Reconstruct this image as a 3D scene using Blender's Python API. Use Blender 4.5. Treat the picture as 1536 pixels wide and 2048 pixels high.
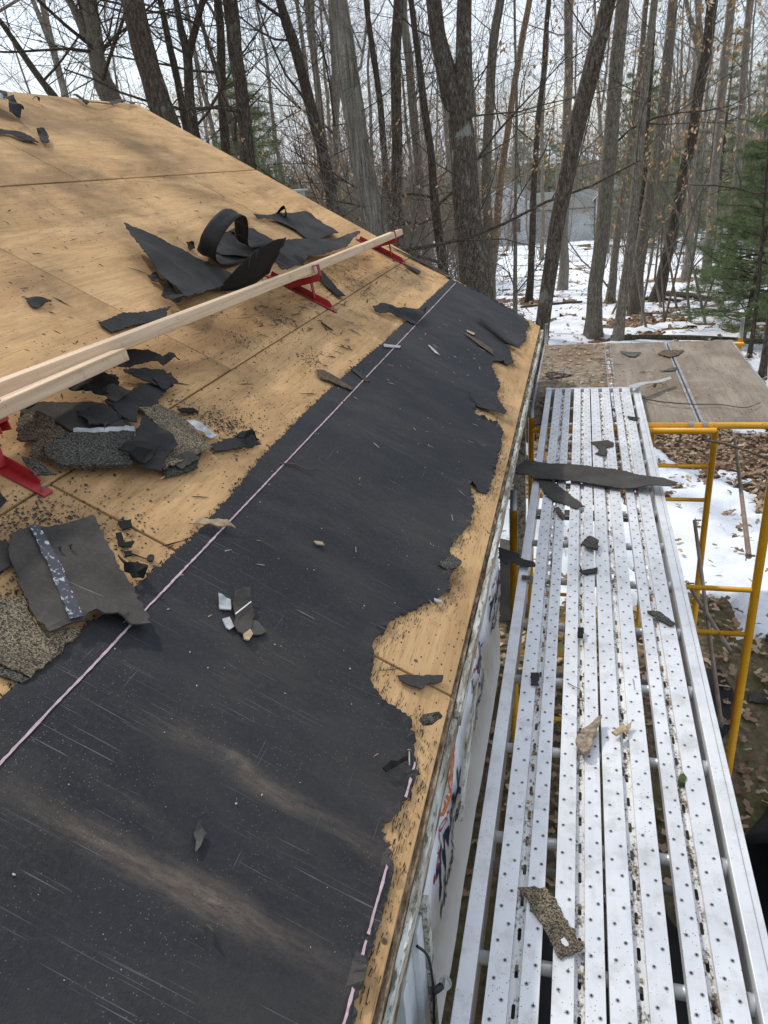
import bpy, bmesh, math, random
import numpy as np
from mathutils import Vector, Matrix
from mathutils.geometry import delaunay_2d_cdt

for o in list(bpy.data.objects): bpy.data.objects.remove(o)
scene = bpy.context.scene
COL = scene.collection
rng = np.random.default_rng(11)
random.seed(5)
R = math.radians

# ------------------------------------------------------------------ camera
ZE = 2.6                                   # height of the eave above the ground (m)
PITCH = 0.509337                           # roof pitch
CP, SP = math.cos(PITCH), math.sin(PITCH)
cam_d = bpy.data.cameras.new('camera'); cam = bpy.data.objects.new('camera', cam_d); COL.objects.link(cam)
cam_d.sensor_fit = 'VERTICAL'; cam_d.sensor_height = 24.0; cam_d.lens = 17.3245
cam_d.clip_start = 0.05; cam_d.clip_end = 1000
cam.matrix_world = Matrix.Translation((0.300,0.000,3.893)) @ Matrix(((0.968598,-0.028732,0.246968),(0.235102,0.429061,-0.872143),(-0.080906,0.902818,0.422342))).to_4x4()
scene.camera = cam
scene.render.resolution_x, scene.render.resolution_y = 768, 1024

# ------------------------------------------------------------------ sky, sun, exposure
SUN_AZ, SUN_EL = R(144), R(50)             # azimuth of the sun measured from +X towards +Y
world = bpy.data.worlds.new('World'); scene.world = world; world.use_nodes = True
wt = world.node_tree; wt.nodes.clear()
def wn(t, **k):
    n = wt.nodes.new(t)
    for a, b in k.items(): setattr(n, a, b)
    return n
sky = wn('ShaderNodeTexSky', sky_type='NISHITA', sun_disc=False)
sky.sun_elevation = SUN_EL; sky.sun_rotation = math.pi/2 - SUN_AZ; sky.air_density = 1.0; sky.dust_density = 2.0
bg1 = wn('ShaderNodeBackground'); bg1.inputs['Strength'].default_value = 0.13
bg2 = wn('ShaderNodeBackground'); bg2.inputs['Color'].default_value = (0.84, 0.91, 1.0, 1); bg2.inputs['Strength'].default_value = 0.80
tc = wn('ShaderNodeTexCoord'); mp = wn('ShaderNodeMapping'); mp.inputs['Scale'].default_value = (1.6, 1.6, 4.5)
nz = wn('ShaderNodeTexNoise'); nz.inputs['Scale'].default_value = 2.3; nz.inputs['Detail'].default_value = 7; nz.inputs['Roughness'].default_value = 0.55
rp = wn('ShaderNodeValToRGB'); rp.color_ramp.elements[0].position = 0.38; rp.color_ramp.elements[0].color = (.30,.30,.30,1); rp.color_ramp.elements[1].position = 0.60
mx = wn('ShaderNodeMixShader'); wo = wn('ShaderNodeOutputWorld')
L = wt.links.new
L(tc.outputs['Generated'], mp.inputs['Vector']); L(mp.outputs['Vector'], nz.inputs['Vector']); L(nz.outputs['Fac'], rp.inputs['Fac'])
L(rp.outputs['Color'], mx.inputs['Fac']); L(sky.outputs['Color'], bg1.inputs['Color']); L(bg1.outputs[0], mx.inputs[1]); L(bg2.outputs[0], mx.inputs[2]); L(mx.outputs[0], wo.inputs['Surface'])
sun_d = bpy.data.lights.new('sun', 'SUN'); sun = bpy.data.objects.new('sun', sun_d); COL.objects.link(sun)
sun_d.energy = 1.9; sun_d.angle = R(2.5); sun_d.color = (1.0, 0.95, 0.87)
sdir = Vector((math.cos(SUN_EL)*math.cos(SUN_AZ), math.cos(SUN_EL)*math.sin(SUN_AZ), math.sin(SUN_EL)))
sun.rotation_euler = sdir.to_track_quat('Z', 'Y').to_euler(); sun.location = (-8, 8, 14)
vs = scene.view_settings
vs.view_transform = 'Standard'; vs.look = 'None'; vs.gamma = 1.0; vs.exposure = 0.58; vs.use_curve_mapping = False
scene.render.engine = 'CYCLES'

# ------------------------------------------------------------------ helpers: noise
def _hash(ix, iy, s):
    h = (ix.astype(np.int64)*374761393 + iy.astype(np.int64)*668265263 + s*974711) & 0xffffffff
    h = ((h ^ (h >> 13))*1274126177) & 0xffffffff
    return ((h ^ (h >> 16)) & 0xffff)/65535.0
def vnoise(x, y, s=0):
    x = np.asarray(x, float); y = np.asarray(y, float)
    ix = np.floor(x); iy = np.floor(y); fx = x-ix; fy = y-iy
    fx = fx*fx*(3-2*fx); fy = fy*fy*(3-2*fy); ix = ix.astype(np.int64); iy = iy.astype(np.int64)
    a = _hash(ix, iy, s); b = _hash(ix+1, iy, s); c = _hash(ix, iy+1, s); d = _hash(ix+1, iy+1, s)
    return (a*(1-fx)+b*fx)*(1-fy) + (c*(1-fx)+d*fx)*fy
def fbm(x, y, s=0, o=4, g=.5):
    t = 0; a = 1; n = 0
    for i in range(o):
        t = t + a*vnoise(np.asarray(x)*2**i, np.asarray(y)*2**i, s+i*17); n += a; a *= g
    return t/n

# ------------------------------------------------------------------ helpers: materials
class NT:
    def __init__(s, name, rough=.7, metal=0.0, spec=.4):
        s.m = bpy.data.materials.new(name); s.m.use_nodes = True; s.t = s.m.node_tree
        s.b = s.t.nodes['Principled BSDF']; s.b.inputs['Roughness'].default_value = rough; s.b.inputs['Metallic'].default_value = metal
        s.b.inputs['Specular IOR Level'].default_value = spec
    def n(s, t, ins=None, **k):
        nd = s.t.nodes.new(t)
        for a, b in k.items(): setattr(nd, a, b)
        for a, b in (ins or {}).items():
            if isinstance(b, bpy.types.NodeSocket): s.t.links.new(b, nd.inputs[a])
            else: nd.inputs[a].default_value = b
        return nd
    def set(s, name, v):
        if isinstance(v, bpy.types.NodeSocket): s.t.links.new(v, s.b.inputs[name])
        else: s.b.inputs[name].default_value = v
    def pos(s): return s.n('ShaderNodeNewGeometry').outputs['Position']
    def obj(s): return s.n('ShaderNodeTexCoord').outputs['Object']
    def rnd(s): return s.n('ShaderNodeObjectInfo').outputs['Random']
    def map(s, v, sc=(1,1,1), rot=(0,0,0), loc=(0,0,0)): return s.n('ShaderNodeMapping', {'Vector': v, 'Scale': sc, 'Rotation': rot, 'Location': loc}).outputs[0]
    def noise(s, v, sc, det=4, ro=.55, dist=0.0): return s.n('ShaderNodeTexNoise', {'Vector': v, 'Scale': sc, 'Detail': det, 'Roughness': ro, 'Distortion': dist}).outputs['Fac']
    def vor(s, v, sc, feat='F1', out='Distance'): return s.n('ShaderNodeTexVoronoi', {'Vector': v, 'Scale': sc}, feature=feat).outputs[out]
    def ramp(s, f, *st):
        r = s.n('ShaderNodeValToRGB', {'Fac': f}); e = r.color_ramp.elements
        while len(e) < len(st): e.new(.5)
        for q, (p, c) in zip(e, st):
            q.position = p; q.color = (c, c, c, 1) if isinstance(c, (int, float)) else (*c, 1)
        return r.outputs['Color']
    def mix(s, f, a, b, mode='MIX'):
        nd = s.n('ShaderNodeMix', data_type='RGBA', blend_type=mode)
        for key, v in ((0, f), (6, a), (7, b)):
            if isinstance(v, bpy.types.NodeSocket): s.t.links.new(v, nd.inputs[key])
            else: nd.inputs[key].default_value = v if key == 0 else (*v, 1)
        return nd.outputs[2]
    def mul(s, a, b, op='MULTIPLY'):
        nd = s.n('ShaderNodeMath', operation=op)
        for i, v in enumerate((a, b)):
            if isinstance(v, bpy.types.NodeSocket): s.t.links.new(v, nd.inputs[i])
            else: nd.inputs[i].default_value = v
        return nd.outputs[0]
    def attr(s, a): return s.n('ShaderNodeAttribute', attribute_name=a).outputs['Fac']
    def bump(s, h, st=.5, d=.01, prev=None):
        i = {'Height': h, 'Strength': st, 'Distance': d}
        if prev: i['Normal'] = prev
        o = s.n('ShaderNodeBump', i).outputs[0]; s.set('Normal', o); return o
    def color(s, c): s.set('Base Color', c if isinstance(c, bpy.types.NodeSocket) else (*c, 1))

MAT = {}
def plain(name, col, rough=.6, metal=0, var=.15, sc=20, bump=0.0, spec=.4):
    m = NT(name, rough, metal, spec); p = m.obj()
    n = m.noise(p, sc, 5)
    m.color(m.ramp(n, (.3, tuple(c*(1-var) for c in col)), (.7, tuple(min(1, c*(1+var)) for c in col))))
    if bump: m.bump(n, bump, .004)
    MAT[name] = m.m; return m

def F_roof_(u, v, h): return (-v*CP+h*SP, u, ZE+v*SP+h*CP)
def mk_plywood(name, c1, c2, c3, dirt=1.0, platform=False):
    m = NT(name, .85, 0, .2); p = m.pos(); rnd = m.rnd()
    pp = m.n('ShaderNodeVectorMath', {0: p, 1: (0,0,0)}, operation='ADD'); 
    cmb = m.n('ShaderNodeCombineXYZ', {'X': m.mul(rnd, 7.0), 'Y': m.mul(rnd, 31.0), 'Z': 0.0}).outputs[0]
    m.t.links.new(cmb, pp.inputs[1]); p2 = pp.outputs[0]
    big = m.noise(m.map(p2, (2.2, .8, 2.2)), 1.7, 6, .66, .8)
    grain = m.noise(m.map(p2, (55, 2.6, 55)), 1.0, 4, .6, .4)
    fine = m.noise(m.map(p2, (230, 11, 230)), 1.0, 3, .6)
    wav = m.noise(m.map(p2, (9, .8, 9)), 1.0, 3, .5, 1.5)
    base = m.ramp(big, (.32, c3), (.45, c2), (.58, c1))
    base = m.mix(m.ramp(wav, (.42, 0.0), (.62, .5)), base, c2)
    base = m.mix(m.ramp(grain, (.48, 0.0), (.72, .5)), base, tuple(c*.6 for c in c2), 'MIX')
    base = m.mix(m.ramp(fine, (.57, 0.0), (.70, .5)), base, (.12,.065,.028))
    # grey weathering blotches and dark water stains
    st = m.noise(m.map(p, (1.1, .8, 1.1), loc=(3,1,0)), 1.6, 6, .62, .4)
    base = m.mix(m.ramp(st, (.50, 0.0), (.72, .75)), base, (.17,.11,.062))
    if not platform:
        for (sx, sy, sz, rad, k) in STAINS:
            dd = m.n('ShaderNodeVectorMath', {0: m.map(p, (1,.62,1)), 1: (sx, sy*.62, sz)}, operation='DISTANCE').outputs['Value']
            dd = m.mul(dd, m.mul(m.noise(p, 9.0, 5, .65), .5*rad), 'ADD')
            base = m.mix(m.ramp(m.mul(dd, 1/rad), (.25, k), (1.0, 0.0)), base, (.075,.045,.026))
    # specks of black granules and nail marks
    v = m.vor(m.map(p, (1, .6, 1)), 55.0); w = m.noise(p, 2.2, 4, .6)
    sp = m.mul(m.ramp(v, (.10, 1.0), (.18, 0.0)), m.ramp(w, (.40, 0.0), (.58, 1.0*dirt)))
    base = m.mix(sp, base, (.022,.018,.015))
    v2 = m.vor(p, 9.0); sp2 = m.ramp(v2, (.045, 1.0), (.075, 0.0))
    base = m.mix(m.mul(sp2, .8), base, (.03,.02,.015))
    base = m.mix(m.ramp(rnd, (0, 0.0), (1, .16)), base, tuple(c*.7 for c in c2))
    m.color(base); m.bump(m.mix(.5, grain, fine), .35, .004); MAT[name] = m.m
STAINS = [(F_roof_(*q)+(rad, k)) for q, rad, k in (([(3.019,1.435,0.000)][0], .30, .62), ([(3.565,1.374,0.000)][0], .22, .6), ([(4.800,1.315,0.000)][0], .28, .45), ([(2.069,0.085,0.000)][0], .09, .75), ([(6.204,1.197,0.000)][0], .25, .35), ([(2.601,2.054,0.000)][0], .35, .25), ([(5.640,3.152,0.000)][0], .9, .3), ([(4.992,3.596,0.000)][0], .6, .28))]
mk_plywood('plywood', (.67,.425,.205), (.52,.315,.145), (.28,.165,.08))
mk_plywood('grey_plywood', (.30,.255,.20), (.22,.18,.14), (.145,.118,.092), .9, True)
mk_plywood('leafy_plywood', (.28,.235,.18), (.19,.155,.115), (.11,.09,.068), 1.0, True)

m = NT('membrane', .7, 0, .22); p = m.pos()
n1 = m.noise(p, 3.0, 6, .65); n2 = m.noise(p, 90, 4, .6)
base = m.ramp(n1, (.3, (.012,.0125,.015)), (.7, (.025,.026,.030)))
base = m.mix(m.ramp(n2, (.45, 0.0), (.75, .5)), base, (.042,.041,.042))
scr = m.mul(m.ramp(m.noise(m.map(p, (4, 330, 4), rot=(0,0,R(9))), 1.0, 2, .5), (.66, 0.0), (.70, 1.0)), m.ramp(m.noise(p, 4.0, 3), (.44, 0.0), (.60, .7)))
scr2 = m.mul(m.ramp(m.noise(m.map(p, (240, 3.2, 240), rot=(0,0,R(31))), 1.0, 2, .5), (.70, 0.0), (.74, 1.0)), m.ramp(m.noise(p, 3.1, 4, .7), (.52, 0.0), (.64, .7)))
scr3 = m.mul(m.ramp(m.noise(m.map(p, (5, 260, 5), rot=(0,0,R(-24))), 1.0, 2, .5), (.70, 0.0), (.74, 1.0)), m.ramp(m.noise(m.map(p, (1,1,1), loc=(5,3,1)), 2.6, 4, .7), (.50, 0.0), (.62, .7)))
base = m.mix(m.mul(scr, .8), base, (.19,.19,.195)); base = m.mix(m.mul(scr2, .9), base, (.17,.17,.175)); base = m.mix(m.mul(scr3, .9), base, (.17,.17,.175))
d = m.attr('dust'); dn = m.mul(d, m.ramp(m.noise(m.map(p, (14, 60, 14)), 1.0, 6, .8), (.34, .15), (.62, 1.0)))
base = m.mix(m.mul(dn, .8), base, (.23,.175,.13))
v = m.vor(p, 120.0); sp = m.mul(m.ramp(v, (.08, 1.0), (.15, 0.0)), m.ramp(m.noise(p, 5.0, 3), (.40, 0.0), (.56, .75)))
base = m.mix(sp, base, (.22,.215,.20))
hz = m.ramp(m.noise(m.map(p,(1,2.4,1)), 2.2, 5, .6), (.48, 0.0), (.75, .5)); base = m.mix(hz, base, (.062,.056,.050))
m.color(base); m.set('Roughness', m.ramp(n1, (.3, .5), (.7, .72))); m.bump(m.mix(.35, m.noise(p, 260, 3, .6), n2), .4, .005); MAT['membrane'] = m.m

def mk_felt(name, c, lines=True, rough=.8):
    m = NT(name, rough, 0, .15); p = m.obj()
    n = m.noise(p, 7, 5, .6); f = m.noise(p, 120, 3)
    b = m.ramp(n, (.3, tuple(x*.7 for x in c)), (.7, tuple(x*1.35 for x in c)))
    b = m.mix(m.ramp(f, (.5, 0.0), (.8, .35)), b, tuple(x*2.2 for x in c))
    if lines:
        s = m.ramp(m.noise(m.map(p, (2, 70, 2), rot=(0,0,R(20))), 1.0, 2, .5), (.72, 0.0), (.74, .7)); b = m.mix(s, b, (.22,.21,.2))
    m.color(b); m.bump(m.mix(.5, n, f), .4, .004); MAT[name] = m.m
mk_felt('felt', (.036,.034,.033)); mk_felt('black_felt', (.015,.014,.013)); mk_felt('shingle_back', (.060,.054,.048)); mk_felt('grey_scrap', (.085,.08,.072))
def mk_granule(name, a, b, c, sc=330):
    m = NT(name, .9, 0, .2); p = m.obj()
    v = m.n('ShaderNodeTexVoronoi', {'Vector': p, 'Scale': sc}); r = m.n('ShaderNodeSeparateColor', {'Color': v.outputs['Color']}).outputs[0]
    n = m.noise(p, 9, 4)
    col = m.ramp(r, (.2, a), (.55, b), (.85, c)); col = m.mix(m.ramp(n, (.4, 0.0), (.7, .5)), col, a)
    m.color(col); m.bump(v.outputs['Distance'], .7, .004); MAT[name] = m.m
mk_granule('tan_granule', (.05,.043,.034), (.19,.15,.10), (.36,.29,.19))
mk_granule('grey_granule', (.030,.029,.026), (.075,.07,.06), (.17,.155,.125))
mk_granule('brown_granule', (.045,.034,.026), (.14,.10,.07), (.26,.19,.13))

m = NT('aluminium', .45, .35, .5); p = m.pos()
n1 = m.noise(p, 4, 5, .6); n2 = m.noise(m.map(p, (60, 1.5, 60)), 1.0, 3)
b = m.ramp(n1, (.25, (.62,.62,.625)), (.7, (.78,.78,.785)))
b = m.mix(m.ramp(n2, (.5, 0.0), (.75, .25)), b, (.55,.56,.58))
v = m.vor(p, 95.0); sp = m.mul(m.ramp(v, (.09, 1.0), (.16, 0.0)), m.ramp(m.noise(p, 7.0, 4, .6), (.42, 0.0), (.56, .9)))
b = m.mix(sp, b, (.05,.045,.04)); b = m.mix(m.ramp(m.noise(p, 13, 5, .65), (.50, 0.0), (.72, .6)), b, (.42,.40,.36))
m.color(b); m.set('Roughness', m.ramp(n1, (.3, .36), (.7, .55))); MAT['aluminium'] = m.m
m = NT('dirty_channel', .7, .2, .3); p = m.pos()
g = m.noise(m.map(p, (30, 9, 30)), 1.0, 5, .7); g2 = m.noise(m.map(p, (160, 120, 160)), 1.0, 3, .6)
b = m.ramp(g2, (.35, (.07,.05,.03)), (.55, (.20,.145,.09)), (.75, (.38,.31,.22)))
b = m.mix(m.ramp(m.mix(.35, g, g2), (.40, 0.0), (.50, 1.0)), b, (.72,.71,.69)); m.color(b); m.bump(g2, .6, .006); MAT['dirty_channel'] = m.m
plain('dark_hole', (.012,.012,.013), .9, 0, .1)
plain('worn_ring', (.34,.34,.345), .5, .5, .2)
m = NT('yellow_paint', .38, 0, .5); p = m.pos(); n = m.noise(p, 5, 5, .6); w = m.noise(p, 26, 5, .7)
b = m.ramp(n, (.3, (.70,.32,.012)), (.7, (.84,.43,.02))); b = m.mix(m.ramp(w, (.60, 0.0), (.67, .9)), b, (.17,.09,.045)); b = m.mix(m.ramp(m.noise(p, 70, 4, .6), (.60, 0.0), (.70, .55)), b, (.30,.24,.17)); m.color(b); MAT['yellow_paint'] = m.m
m = NT('galvanised', .5, .5, .4); p = m.pos(); n = m.noise(p, 9, 5, .65)
m.color(m.ramp(n, (.3, (.22,.225,.23)), (.7, (.42,.42,.42)))); MAT['galvanised'] = m.m
m = NT('rusty_steel', .75, .2, .3); p = m.pos(); n = m.noise(p, 4, 5, .65)
m.color(m.ramp(n, (.35, (.30,.28,.26)), (.55, (.24,.16,.11)), (.75, (.33,.31,.29)))); MAT['rusty_steel'] = m.m
m = NT('red_paint', .42, 0, .5); p = m.pos(); n = m.noise(p, 11, 5, .6); w = m.vor(p, 70)
b = m.ramp(n, (.3, (.20,.012,.014)), (.5, (.33,.018,.02)), (.7, (.40,.02,.024))); b = m.mix(m.ramp(m.noise(p, 30, 5, .7), (.60, 0.0), (.68, .85)), b, (.10,.06,.045)); b = m.mix(m.mul(m.ramp(w, (.1, 1.0), (.2, 0.0)), m.ramp(n, (.5, 0.0), (.65, .8))), b, (.13,.08,.05)); m.color(b); MAT['red_paint'] = m.m
m = NT('pine_lumber', .72, 0, .3); p = m.pos()
g = m.noise(m.map(p, (34, 1.1, 34)), 1.0, 4, .55, .8); k = m.noise(m.map(p, (150, 4, 150)), 1.0, 3)
b = m.ramp(g, (.3, (.52,.36,.225)), (.55, (.66,.49,.33)), (.75, (.72,.56,.40))); b = m.mix(m.ramp(k, (.58, 0.0), (.75, .5)), b, (.40,.26,.15))
kn = m.vor(m.map(p, (1, .35, 1)), 3.2); b = m.mix(m.ramp(kn, (.03, .8), (.06, 0.0)), b, (.2,.11,.06)); b = m.mix(m.ramp(m.noise(p, 16, 5, .7), (.60, 0.0), (.74, .55)), b, (.22,.15,.095)); m.color(b); m.bump(k, .15, .003); MAT['pine_lumber'] = m.m
m = NT('weathered_white', .85, 0, .2); p = m.pos(); n = m.noise(m.map(p, (26, 5, 26)), 1.0, 5, .65); f = m.noise(m.map(p, (90, 22, 90)), 1.0, 4, .65)
b = m.ramp(n, (.40, (.20,.165,.12)), (.5, (.42,.40,.34)), (.66, (.62,.625,.59))); b = m.mix(m.ramp(f, (.53, 0.0), (.62, .9)), b, (.11,.095,.06)); m.color(b); m.bump(f, .7, .008); MAT['weathered_white'] = m.m
m = NT('rotten_wood', .95, 0, .1); p = m.pos(); n = m.noise(m.map(p, (60, 14, 60)), 1.0, 5, .7)
m.color(m.ramp(n, (.35, (.05,.036,.024)), (.5, (.17,.12,.075)), (.65, (.38,.30,.2)))); m.bump(n, .9, .012); MAT['rotten_wood'] = m.m
m = NT('house_wrap', .55, 0, .4); p = m.pos(); n = m.noise(p, 5, 4); m.color(m.ramp(n, (.3, (.80,.81,.84)), (.7, (.88,.885,.90)))); MAT['house_wrap'] = m.m
plain('navy_print', (.022,.045,.115), .5, 0, .1); plain('red_print', (.42,.03,.045), .5, 0, .1); plain('orange_print', (.62,.17,.045), .5, 0, .1); plain('white_print', (.74,.73,.72), .5, 0, .05)
plain('white_vinyl', (.62,.65,.66), .4, 0, .06); plain('foundation', (.10,.085,.07), .95, 0, .5, 30, .5); plain('recess_shade', (.01,.01,.011), .9)
plain('black_plastic', (.012,.012,.012), .45, 0, .3, 8); plain('black_tarp', (.024,.023,.023), .8, 0, .4, 5, .3, .2)
plain('chalk_pink', (.50,.36,.385), .9, 0, .25, 60); plain('pale_paper', (.42,.43,.43), .8, 0, .3, 30); plain('splinter', (.42,.31,.19), .85, 0, .3, 40)
plain('bark_scrap', (.26,.205,.15), .95, 0, .6, 60, .8); plain('moss', (.06,.075,.022), .95, 0, .4, 60, .8); plain('steel_strip', (.42,.42,.41), .5, .3, .15)
plain('silver_strip_', (.30,.32,.35), .55, .1, .6, 70); plain('twig', (.13,.095,.07), .9, 0, .3, 30)
plain('nail_steel', (.40,.39,.38), .4, .8, .2)
m = NT('silver_strip', .55, 0, .4); p = m.obj(); sp = m.ramp(m.noise(p, 75, 4, .6), (.56, 0.0), (.62, 1.0)); m.color(m.mix(sp, (.045,.048,.062), (.45,.47,.50))); MAT['silver_strip'] = m.m
gl = NT('bulb_glass', .05); gl.b.inputs['Transmission Weight'].default_value = .9; gl.color((.95,.95,.95)); MAT['bulb_glass'] = gl.m
gl = NT('window_glass', .08, 0, .5); gl.color((.02,.022,.025)); MAT['window_glass'] = gl.m

# ground
m = NT('leaf_floor', .95, 0, .15); p = m.pos()
a = m.vor(p, 17.0, 'F1', 'Color'); r_ = m.n('ShaderNodeSeparateColor', {'Color': a}).outputs[0]; dd = m.vor(p, 17.0)
col = m.ramp(r_, (.1, (.12,.072,.042)), (.4, (.24,.155,.09)), (.7, (.36,.245,.15)), (.95, (.47,.35,.24)))
col = m.mix(m.ramp(dd, (.25, 0.0), (.6, .8)), col, (.05,.03,.018))
soil = m.ramp(m.noise(p, 22, 5, .7), (.3, (.07,.053,.036)), (.55, (.18,.135,.09)), (.75, (.30,.235,.165)))
moss = m.mix(m.ramp(m.noise(p, 1.4, 4, .6), (.45, 0.0), (.6, .75)), soil, (.115,.115,.042))
sy = m.n('ShaderNodeSeparateXYZ', {'Vector': p}).outputs['Y']
near = m.ramp(m.mul(m.mul(m.mul(m.noise(p, .8, 4), 2.2), sy, 'ADD'), .1), (.82, 1.0), (.92, 0.0))
col = m.mix(near, col, moss)
m.color(col); m.bump(dd, .6, .03); MAT['leaf_floor'] = m.m
m = NT('snow', .6, 0, .3); p = m.pos(); n = m.noise(p, 9, 5, .6)
dn_ = m.mul(m.ramp(m.noise(p, 30, 5, .7), (.60, 0.0), (.72, .7)), m.ramp(m.noise(p, 1.5, 4), (.4, .2), (.6, 1.0))); m.color(m.mix(dn_, m.ramp(n, (.3, (.78,.82,.88)), (.7, (.90,.92,.95))), (.33,.25,.17))); m.bump(m.mix(.5, n, m.noise(p, 35, 4, .6)), .6, .03); m.b.inputs['Subsurface Weight'].default_value = 0.0; MAT['snow'] = m.m
def mk_leaf(name, stops):
    m = NT(name, .8, 0, .2); m.color(m.ramp(m.attr('tint'), *stops)); MAT[name] = m.m
mk_leaf('dead_leaves', ((0, (.17,.10,.058)), (.5, (.34,.225,.135)), (1, (.54,.42,.29))))
mk_leaf('tan_leaves', ((0, (.42,.24,.11)), (.5, (.55,.36,.19)), (1, (.66,.50,.31))))
mk_leaf('needles', ((0, (.075,.11,.05)), (.5, (.18,.235,.11)), (1, (.32,.37,.19))))
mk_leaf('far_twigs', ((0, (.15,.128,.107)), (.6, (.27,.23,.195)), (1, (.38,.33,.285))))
# bark
def mk_bark(name, dark, mid, light, lichen=.0, sc=1.0, shag=False):
    m = NT(name, .95, 0, .12); p = m.obj(); rn = m.rnd()
    r = m.noise(m.map(p, (34*sc, 34*sc, (2.2 if shag else 10)*sc)), 1.0, 4, .65, .6); f = m.noise(m.map(p, (85*sc, 85*sc, 38*sc)), 1.0, 3, .65)
    b = m.ramp(m.mix(.35, r, f), (.36, dark), (.5, mid), (.64, light))
    b = m.mix(m.ramp(m.noise(p, 1.3, 3), (.4, 0.0), (.7, .4)), b, tuple(c*.8 for c in mid))
    if lichen:
        b = m.mix(m.mul(m.ramp(m.noise(m.map(p, (1,1,.6)), 4.5, 5, .65), (.60, 0.0), (.66, 1.0)), lichen), b, (.30,.32,.27))
    b = m.mix(m.ramp(rn, (0, 0.0), (1, .4)), b, tuple(c*.6 for c in mid))
    m.color(b); m.bump(m.mix(.3, r, f), .9, .035/sc); MAT[name] = m.m
mk_bark('bark_oak', (.020,.016,.012), (.105,.086,.066), (.30,.265,.22), .9)
mk_bark('bark_dark', (.020,.0155,.011), (.092,.072,.055), (.24,.205,.165), .5)
mk_bark('bark_grey', (.06,.051,.039), (.215,.185,.144), (.42,.375,.305), .3)
mk_bark('bark_shag', (.035,.03,.024), (.20,.18,.145), (.44,.41,.355), .25, .8, True)
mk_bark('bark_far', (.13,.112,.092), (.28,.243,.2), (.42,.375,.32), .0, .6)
mk_bark('bark_pale', (.10,.07,.045), (.30,.21,.135), (.46,.36,.25), .0)
m = NT('far_siding', .8); m.color(m.ramp(m.noise(m.obj(), .8, 2), (.3, (.56,.57,.58)), (.7, (.66,.67,.68)))); MAT['far_siding'] = m.m
plain('far_roofing', (.17,.175,.175), .9, 0, .2, 3); plain('far_trim', (.72,.73,.74), .7, 0, .05)
m = NT('hill_woods', .95, 0, .05); p = m.pos(); n = m.noise(m.map(p, (.25, .25, .12)), 1.0, 6, .7)
m.color(m.ramp(n, (.35, (.06,.06,.04)), (.55, (.17,.145,.115)), (.7, (.09,.095,.06)))); MAT['hill_woods'] = m.m

# ------------------------------------------------------------------ helpers: meshes
WL = {}                                     # world location of every object's origin
def mesh(name, verts, faces, mat=None, smooth=False, attr=None, matidx=None):
    me = bpy.data.meshes.new(name)
    v = np.asarray(verts, dtype=np.float32)
    if isinstance(faces, np.ndarray):
        k = faces.shape[1]; n = len(faces)
        me.vertices.add(len(v)); me.vertices.foreach_set('co', v.ravel())
        me.loops.add(n*k); me.loops.foreach_set('vertex_index', faces.astype(np.int32).ravel())
        me.polygons.add(n); me.polygons.foreach_set('loop_start', np.arange(0, n*k, k, dtype=np.int32)); me.polygons.foreach_set('loop_total', np.full(n, k, dtype=np.int32))
        me.update(calc_edges=True); me.validate()
    else:
        me.from_pydata([tuple(map(float, q)) for q in v], [], faces); me.update()
    if smooth: me.polygons.foreach_set('use_smooth', np.ones(len(me.polygons), dtype=bool))
    if attr is not None:
        an, av = attr; a = me.attributes.new(an, 'FLOAT', 'POINT'); a.data.foreach_set('value', np.asarray(av, dtype=np.float32))
    for mm in (mat if isinstance(mat, (list, tuple)) else [mat]):
        if mm: me.materials.append(MAT[mm])
    return me
def link(name, me, parent=None, loc=(0,0,0), **props):
    o = bpy.data.objects.new(name, me); COL.objects.link(o)
    if parent is not None: o.parent = parent; WL[o] = WL[parent] + Vector(loc)
    else: WL[o] = Vector(loc)
    o.location = loc
    for k, v in props.items(): o[k] = v
    return o
def thing(name, loc, label, cat, group=None):
    o = link(name, None, None, loc, label=label, category=cat); o.empty_display_size = .1
    if group: o['group'] = group
    return o
def put(name, verts, faces, mat, parent=None, smooth=False, attr=None, bevel=0, **props):
    """world-space geometry -> object (child of parent, or top-level with its origin at its base)"""
    v = np.asarray(verts, dtype=np.float64)
    if parent is not None: off = np.array(WL[parent]); loc = (0,0,0)
    else: off = np.array([v[:,0].mean(), v[:,1].mean(), v[:,2].min()]); loc = tuple(off)
    o = link(name, mesh(name, v-off, faces, mat, smooth, attr), parent, loc, **props)
    if bevel:
        b = o.modifiers.new('bevel', 'BEVEL'); b.width = bevel; b.segments = 2; b.limit_method = 'ANGLE'
    return o
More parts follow.
